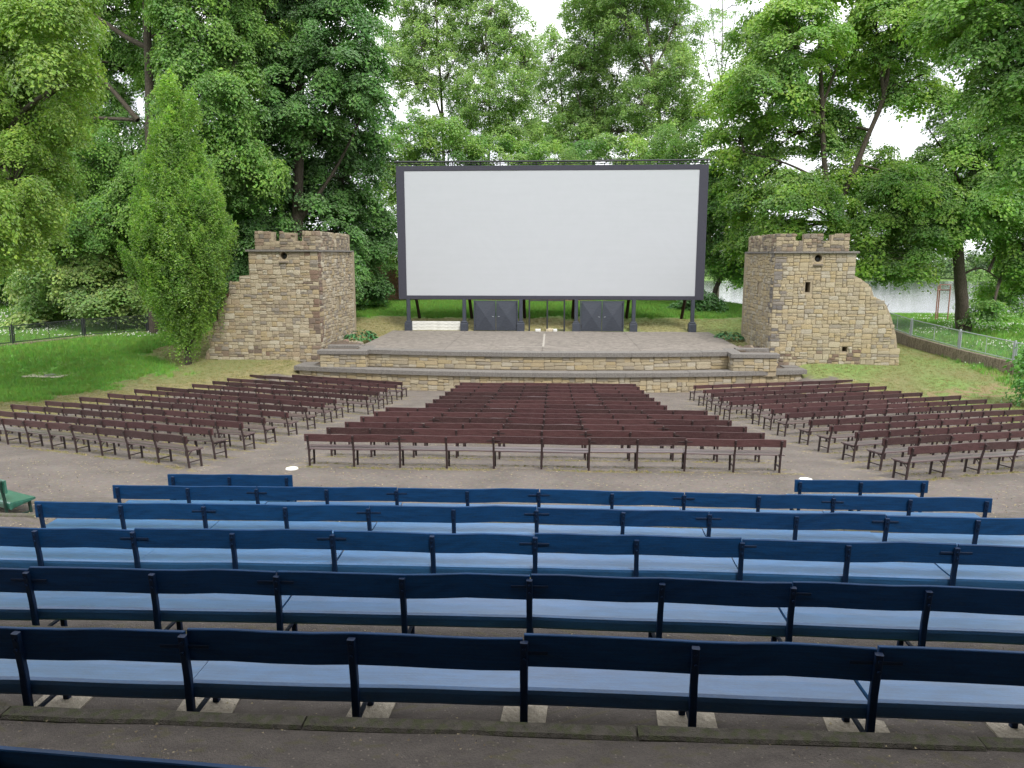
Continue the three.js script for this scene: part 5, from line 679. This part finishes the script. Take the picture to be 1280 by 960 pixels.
{"name":"columnar_hornbeam","label":"bright green columnar hornbeam tapering to a point beside the stone tower","cat":"tree","stems":[{"p":[[-21.29,1.02,-43.6],[-21.22,2.71,-43.6],[-21.21,6.85,-43.6],[-21.16,12.62,-43.6],[-21.17,16.67,-43.6]],"r0":0.17,"r1":0.03},{"p":[[-21.29,1.77,-43.6],[-21.98,4.1,-43.6],[-22.79,7.31,-43.6]],"r0":0.07,"r1":0.03},{"p":[[-21.29,1.77,-43.6],[-21.5,4.11,-43.6],[-21.94,7.31,-43.6]],"r0":0.07,"r1":0.03},{"p":[[-21.29,1.77,-43.6],[-20.65,4.11,-43.6],[-20.42,7.31,-43.6]],"r0":0.07,"r1":0.03},{"p":[[-21.29,1.77,-43.6],[-20.17,4.11,-43.6],[-19.58,7.31,-43.6]],"r0":0.07,"r1":0.03}],"lobes":[[-21.28,15.87,-43.6,0.15,0.86,0.15],[-21.25,15.11,-43.6,0.4,0.86,0.4],[-21.17,14.26,-43.6,0.71,0.86,0.71],[-21.16,13.22,-43.6,1.06,0.86,1.06],[-21.16,12.01,-43.6,1.41,0.86,1.41],[-21.15,10.78,-43.6,1.91,0.86,1.91],[-21.11,9.46,-43.6,2.26,0.86,2.26],[-21.17,8.03,-43.6,2.62,0.86,2.62],[-21.32,6.54,-43.6,2.57,0.86,2.57],[-21.43,5.12,-43.6,2.21,0.86,2.21],[-21.38,3.73,-43.6,1.41,0.85,1.41],[-21.27,2.71,-43.6,0.7,0.85,0.7],[-19.81,14.76,-43.1,0.25,0.69,0.25],[-22.05,9.85,-42.6,0.7,1.0,0.7],[-19.17,9.49,-42.6,0.78,1.07,0.78],[-22.65,6.86,-42.6,0.7,1.0,0.7],[-19.05,7.22,-42.6,0.68,0.97,0.68],[-21.41,12.95,-42.8,0.4,0.8,0.4]],"leaf":"horn","colA":[0.15,0.32,0.03],"colB":[0.3,0.51,0.05],"dens":1.15,"group":"trees left of the stage"}
];
// ---------- foliage ----------
const V3 = (x, y, z) => new THREE.Vector3(x, y, z);
// one bough of leaves: folded two-triangle leaves gathered round a few twig ends under a domed outline
function bough(seed, { r, dome, thick, n, len, wid, jit, droop = 0, subs = 9, round = false, rise = null, tight = 1 }) {
  const R = mulberry(seed), pos = [], cl = [], q = new THREE.Quaternion(), e = new THREE.Euler(), v = V3(0, 0, 0), up = V3(0, 1, 0), twig = [];
  for (let k = 0; k < subs; k++) { const a = R() * 6.283, d = Math.sqrt((k + .3) / subs) * r * .85; twig.push([Math.cos(a + k * 2.4) * d, Math.sin(a + k * 2.4) * d, (.28 + .3 * R()) * tight]); }
  for (let i = 0; i < n; i++) {
    const t = twig[i % subs], a = R() * 6.283, d = Math.sqrt(R()) * t[2] * r, x = t[0] + Math.cos(a) * d, z = t[1] + Math.sin(a) * d, k = Math.min(1.3, Math.hypot(x, z) / r);
    const local = 1 - (d / (t[2] * r)) ** 2; let y = dome * (1 - k * k) + .22 * r * local * (dome > .3 ? 1 : .5) - Math.pow(R(), 1.6) * thick - droop * k * k;
    if (round) y = (R() - .5) * 2 * thick * Math.sqrt(Math.max(0, 1.3 - k * k));
    const nrm = V3(x / r * dome * 1.5 + (R() - .5) * jit, 1, z / r * dome * 1.5 + (R() - .5) * jit).normalize();
    q.setFromUnitVectors(up, nrm); const spin = new THREE.Quaternion().setFromAxisAngle(up, Math.atan2(-x, -z) + (R() - .5) * 3.2); q.multiply(spin);
    if (rise !== null) { const tip = V3(x / r * .5 + (R() - .5) * .8, rise + (R() - .5) * .5, z / r * .5 + (R() - .5) * .8).normalize(), sideV = V3(R() - .5, (R() - .5) * .4, R() - .5).cross(tip).normalize(), nv = tip.clone().cross(sideV); q.setFromRotationMatrix(new THREE.Matrix4().makeBasis(sideV, nv, tip.clone().negate())); }
    const s = .7 + .6 * R(), L = len * s, W = wid * s, P = [[0, 0, L * .3], [-W / 2, W * .14, -L * .1], [0, -.16 * L - droop * .3 * L, -L * .7], [W / 2, W * .14, -L * .1]].map((p) => v.set(...p).applyQuaternion(q).add(V3(x, y, z)).toArray());
    pos.push(...P[0], ...P[2], ...P[1], ...P[0], ...P[3], ...P[2]);
    const c = .72 + .56 * R(), w = 1 + (R() - .5) * .35; for (let m = 0; m < 6; m++) cl.push(Math.min(1.3, c * w), c, c * .9);
  }
  const g = new THREE.BufferGeometry(); g.setAttribute('position', new THREE.Float32BufferAttribute(pos, 3)); g.setAttribute('color', new THREE.Float32BufferAttribute(cl.map((k) => k * .75), 3)); g.computeVertexNormals(); return g;
}
const kinds = {
  maple: { r: 1.25, dome: .42, thick: .6, n: 400, len: .185, wid: .17, jit: 1.1, droop: .05 },
  oak: { r: 1.0, dome: .6, thick: .8, n: 330, len: .18, wid: .12, jit: 1.3 },
  fine: { r: 1.0, dome: .4, thick: .7, n: 480, len: .19, wid: .055, jit: 1.1, droop: .3, rise: -.25 },
  horn: { r: .42, dome: .85, thick: .75, n: 230, len: .125, wid: .085, jit: 1.6, subs: 6, rise: .75 },
  sparse: { r: 1.05, dome: .5, thick: .5, n: 150, len: .17, wid: .13, jit: 1.6, subs: 7, tight: .55 },
};
const LEAF = Object.fromEntries(Object.entries(kinds).map(([k, o], i) => [k, { r: o.r, g: [0, 1, 2].map((q) => bough(60 + i * 10 + q, o)) }]));
const leafMat = new THREE.MeshPhysicalMaterial({ color: 0xffffff, vertexColors: true, roughness: 1, transmission: .58, thickness: 0, side: THREE.DoubleSide });
function buildTree(T, idx) {
  const R = mulberry(4000 + idx * 17), t = thing(T.name, T.label, T.cat, T.stems[0].p[0], 0, T.group), O = T.stems[0].p[0];
  const rel = (p) => [p[0] - O[0], p[1] - O[1], p[2] - O[2]], stems = T.stems.map((s) => ({ ...s, p: s.p.map(rel) }));
  const y0 = H(O[0], -O[2]) - O[1] - .25; stems[0].p.unshift([stems[0].p[0][0], Math.min(y0, stems[0].p[0][1] - .3), stems[0].p[0][2]]);
  const thick = stems[0].r0, geos = stems.map((s, i) => tube(s.p, s.r0 * (i ? 1 : 1.12), s.r1, i ? 7 : 11, 4, .12));
  geos.push(tube([[stems[0].p[0][0], stems[0].p[0][1], stems[0].p[0][2]], [stems[0].p[1][0], stems[0].p[1][1] + thick * 1.6, stems[0].p[1][2]]], thick * 1.7, thick * 1.0, 11, 4, .2));
  const curves = stems.map((s) => new THREE.CatmullRomCurve3(s.p.map((p) => V3(...p)))), samples = [];
  curves.forEach((c, ci) => { for (let k = 0; k <= 14; k++) if (ci || k > 5) samples.push(c.getPoint(k / 14)); });
  const lf = LEAF[T.leaf], big = T.big || 1, dens = T.dens || 1, ch = lf.r, lists = [[], [], []], q = new THREE.Quaternion(), e = new THREE.Euler(), A = col(...T.colA), B = col(...T.colB), twigs = [];
  for (const l of T.lobes) {
    const c = V3(...rel(l.slice(0, 3))), r = V3(l[3], l[4], l[5]);
    let best = samples[0], bd = 1e9; for (const s of samples) { const k = s.distanceTo(c) + Math.max(0, s.y - c.y) * .8; if (k < bd) { bd = k; best = s; } }
    const limbM = best.clone().lerp(c, .5); limbM.y += bd * .06; const rl = clamp(.016 * bd + .02, .02, .09) * (T.leaf === 'sparse' ? .7 : 1);
    if (T.leaf !== 'horn' && bd > .6) geos.push(tube([best.toArray(), limbM.toArray(), c.toArray()], rl * 1.5, rl * .7, 6, 3, .1));
    const area = 4 * Math.PI * Math.pow((Math.pow(r.x * r.y, 1.6) + Math.pow(r.x * r.z, 1.6) + Math.pow(r.y * r.z, 1.6)) / 3, 1 / 1.6);
    const nc = Math.max(4, Math.round(area * FILL[T.leaf] * dens / (ch * ch * big * big)));
    for (let k = 0; k < nc; k++) {
      const a = R() * 6.283, cz = 2 * R() - 1, sn = Math.sqrt(1 - cz * cz), rad = .5 + .52 * Math.pow(R(), .6);
      const p = V3(c.x + Math.cos(a) * sn * r.x * rad, c.y + cz * r.y * rad, c.z + Math.sin(a) * sn * r.z * rad);
      if (T.leaf !== 'horn' && R() < (T.leaf === 'sparse' ? 1 : .6)) twigs.push([c.clone().lerp(best, .3 * R()), p, rl]);
      // boughs lean outwards from the middle of their limb
      const lean = T.leaf === 'horn' ? .25 : .38; e.set(Math.sin(a) * sn * lean + (R() - .5) * .35, R() * 6.283, -Math.cos(a) * sn * lean + (R() - .5) * .35, 'XZY'); q.setFromEuler(e);
      const s = (.75 + .5 * R()) * big, m4 = new THREE.Matrix4().compose(p, q, V3(s * (.8 + .4 * R()), s * (.75 + (T.leaf === 'horn' ? 1.1 : .55) * R()), s * (.8 + .4 * R())));
      lists[k % 3].push([m4, A.clone().lerp(B, clamp(R())).multiplyScalar((.88 + .24 * R()) / .75)]);
    }
  }
  for (const [a, b, rl] of twigs) { const m = a.clone().lerp(b, .5); m.y += .12; geos.push(tube([a.toArray(), m.toArray(), b.toArray()], Math.min(.045, rl * .6), .008, 4, 2)); }
  part(T.cat === 'bush' ? 'stems' : 'trunk', mergeGeometries(geos), T.leaf === 'sparse' ? M.barkPale : M.bark, t);
  let n = 0;
  lists.forEach((L, k) => { if (!L.length) return; const im = new THREE.InstancedMesh(lf.g[k], leafMat, L.length); L.forEach(([m, c], i) => { im.setMatrixAt(i, m); im.setColorAt(i, c); }); im.name = 'crown'; im.userData.kind = 'stuff'; put(im, t); n += L.length; });
  return n;
}
const FILL = { maple: .66, oak: .68, fine: .66, horn: .62, sparse: .88 };
let leafTotal = 0; TREES.forEach((T, i) => { leafTotal += buildTree(T, i); });
console.log('leaf clusters', leafTotal);

// ---------- grass, flowers, leafy plants ----------
{
  const R = mulberry(31), blade = (n, h, sp, w) => { const pos = []; for (let i = 0; i < n; i++) { const a = R() * 6.283, b = R() * 6.283, r = R() * sp, x = Math.cos(a) * r, z = Math.sin(a) * r, hh = h * (.6 + .7 * R()), l = hh * .5 * R(), cx = Math.cos(b) * w, cz = Math.sin(b) * w; pos.push(x - cx, 0, z - cz, x + cx, 0, z + cz, x + Math.cos(b + 1.5) * l, hh, z + Math.sin(b + 1.5) * l); } const g = new THREE.BufferGeometry(); g.setAttribute('position', new THREE.Float32BufferAttribute(pos, 3)); g.computeVertexNormals(); return g; };
  const field = (name, label, geo, n, gen, colour) => { const m = [], c = [], M4 = new THREE.Matrix4(), q = new THREE.Quaternion(); for (let k = 0; k < n; k++) { const s = gen(); if (!s) continue; q.setFromAxisAngle(V3(0, 1, 0), R() * 6.283); m.push(M4.clone().compose(V3(s[0], H(s[0], s[1]) - .01, -s[1]), q, V3(s[2], s[2], s[2]))); c.push(colour(s)); } const im = new THREE.InstancedMesh(geo, M.grass, m.length); m.forEach((k, i) => { im.setMatrixAt(i, k); im.setColorAt(i, c[i]); }); im.name = name; im.userData = { kind: 'stuff', label, category: 'grass' }; put(im); };
  const lushC = () => col(.11 + .08 * R(), .245 + .14 * R(), .03 + .03 * R()), dryC = () => { const y = R(); return col(mix(.14, .34, y), mix(.18, .27, y), mix(.04, .11, y)); };
  field('lawn_grass', 'lush green grass of the lawn and the bank behind the screen', blade(12, .16, .14, .009), 90000, () => { const beh = R() < .35, x = beh ? -17 + 34 * R() : -42 + 30 * R(), d = beh ? 56 + 13 * R() : 30 + 28 * R(), s = surface(x, d); return s[3] * (1 - s[0]) > .45 + .3 * R() ? [x, d, .7 + .7 * R()] : null; }, lushC);
  field('meadow_grass', 'green grass of the park meadow beyond the fences', blade(12, .2, .2, .012), 60000, () => { const l = R() < .55, x = l ? -75 + 50 * R() : 22 + 40 * R(), d = l ? 45 + 45 * R() : 40 + 55 * R(); return !l && x < 23.5 ? null : [x, d, .8 + .7 * R()]; }, lushC);
  field('dry_grass', 'short yellowish grass and straw round the benches and the stage', blade(8, .06, .14, .007), 90000, () => { const x = -27 + 53 * R(), d = 26 + 32 * R(), s = surface(x, d); if (Math.abs(x) < 11.4 && d > 40 && d < 54.4) return null; if (Math.abs(x + .3) < 14.8 && d > 40 && d < 47) return null; return s[0] < .4 && s[3] < .7 ? [x, d, .6 + .8 * R()] : null; }, dryC);
  field('strip_grass', 'tufts of moss and dry grass along the bench feet', blade(7, .045, .08, .006), 26000, () => { const r = ROWS[Math.floor(R() * ROWS.length)], t = R(), L = Math.hypot(r.b[0] - r.a[0], r.b[1] - r.a[1]), o = (R() < .6 ? -.06 : .5) + (R() + R() - 1) * .15, x = mix(r.a[0], r.b[0], t) - (r.b[1] - r.a[1]) / L * o, d = mix(r.a[1], r.b[1], t) + (r.b[0] - r.a[0]) / L * o; return n2(x * 1.3, d * 1.3 + 80) > -.1 && d > 14 ? [x, d, .5 + .7 * R()] : null; }, dryC);
  // catkins, leaf scraps and gravel lying on the asphalt and the terraces
  const bit = (n, a, b) => { const pos = []; for (let i = 0; i < n; i++) { const t = R() * 6.283, x = (R() - .5) * .3, z = (R() - .5) * .3, c = Math.cos(t), s = Math.sin(t), k = .5 + R(); pos.push(x - c * a * k, .004, z - s * a * k, x + c * a * k, .004, z + s * a * k, x - s * b * k, .004 + .02 * R(), z + c * b * k); } const g = new THREE.BufferGeometry(); g.setAttribute('position', new THREE.Float32BufferAttribute(pos, 3)); g.computeVertexNormals(); return g; };
  const groundAt = (x, d) => { if (d > 14.2) return H(x, d); let k = 6; while (k > 0 && d < BLUE_D[k] - .36) k--; return BLUE_Y[k] + CY + .014; };
  const scatter = (name, label, geo, n, gen, colour) => { const m = [], c = []; for (let k = 0; k < n; k++) { const [x, d, sc] = gen(), s = sc * (d < 8 ? .5 : 1); if (n2(x * .55 + 3, d * .55) + (R() - .5) * 1.1 < -.1) continue; m.push(new THREE.Matrix4().compose(V3(x, groundAt(x, d), -d), new THREE.Quaternion().setFromAxisAngle(V3(0, 1, 0), R() * 6.283), V3(s, s, s))); c.push(colour()); } const im = new THREE.InstancedMesh(geo, M.grass, m.length); m.forEach((q, i) => { im.setMatrixAt(i, q); im.setColorAt(i, c[i]); }); im.name = name; im.userData = { kind: 'stuff', label, category: 'litter' }; put(im); };
  scatter('fallen_catkins', 'pale catkins and leaf scraps scattered over the asphalt', bit(4, .014, .026), 11000, () => { const d = 3 + 38 * Math.pow(R(), 1.25), w = d < 14 ? 10 : 17; return [(R() - .5) * 2 * w, d, .6 + .7 * R()]; }, () => { const y = R(); return col(mix(.16, .42, y), mix(.12, .35, y), mix(.06, .2, y)); });
  scatter('gravel_bits', 'small dark gravel strewn over the asphalt', bit(5, .009, .011), 6000, () => { const d = 2.8 + 24 * Math.pow(R(), 1.5), w = d < 14 ? 9 : 15; return [(R() - .5) * 2 * w, d, .6 + .8 * R()]; }, () => { const y = R(); return col(mix(.09, .26, y * y), mix(.075, .23, y * y), mix(.065, .2, y * y)); });
  const fl = new THREE.SphereGeometry(.035, 5, 3); fl.translate(0, .17, 0);
  field('white_flowers', 'white clover and daisy flowers scattered through the meadow', fl, 26000, () => { const l = R() < .75, x = l ? -75 + 48 * R() : 23.5 + 30 * R(), d = l ? 50 + 40 * R() : 44 + 45 * R(), s = surface(x, d); return (l && d < 50 && s[3] < .6) || n2(x * .12, d * .12) + (l && d > 55 ? .5 : -.1) + (R() - .5) * .6 < .15 ? null : [x, d, .8 + .6 * R()]; }, () => col(.72, .72, .66));
  for (const [x, d, lb, s] of [[-12.4, 49.3, 'broad leaved plant clump beside the weathered tower', 1.15], [11.5, 50.6, 'broad leaved plant clump beside the cream tower', .9]]) {
    const t = thing('leafy_plant', lb, 'plant', [x, H(x, d), -d], 0, 'leafy plants at the stage sides');
    const ms = [[.035, .15, .05], [.05, .19, .055], [.07, .22, .06]].map((c) => new THREE.MeshPhysicalMaterial({ color: col(...c), roughness: .5, transmission: .2, thickness: 0, side: THREE.DoubleSide }));
    for (let k = 0; k < 110; k++) { const a = R() * 6.283, r = (.25 + .75 * Math.sqrt(R())) * s, y = (.62 - .5 * (r / s) ** 2) * s * (.45 + .6 * R()) + .05, p = [], L = .42 * s, W = .2 * s, tip = V3(Math.cos(a) * (r + L * .6), y - .08 * s, Math.sin(a) * (r + L * .6)), b = V3(Math.cos(a) * (r - L * .4), y, Math.sin(a) * (r - L * .4)), m = b.clone().lerp(tip, .5).add(V3(0, .05 * s, 0)), sd = V3(-Math.sin(a) * W / 2, .05 * s, Math.cos(a) * W / 2), l1 = m.clone().add(sd), l2 = m.clone().add(V3(-sd.x, sd.y, -sd.z));
      for (const tr of [[b, m, l1], [m, tip, l1], [b, l2, m], [m, l2, tip]]) for (const q of tr) p.push(q.x, q.y, q.z);
      const g = new THREE.BufferGeometry(); g.setAttribute('position', new THREE.Float32BufferAttribute(p, 3)); g.computeVertexNormals(); part('leaf', g, ms[k % 3], t); }
    part('stem', tube([[0, -.1, 0], [.02, .2, 0], [0, .45 * s, .02]], .05, .02, 6, 2), M.bark, t);
  }
}
renderer.render(scene, camera);
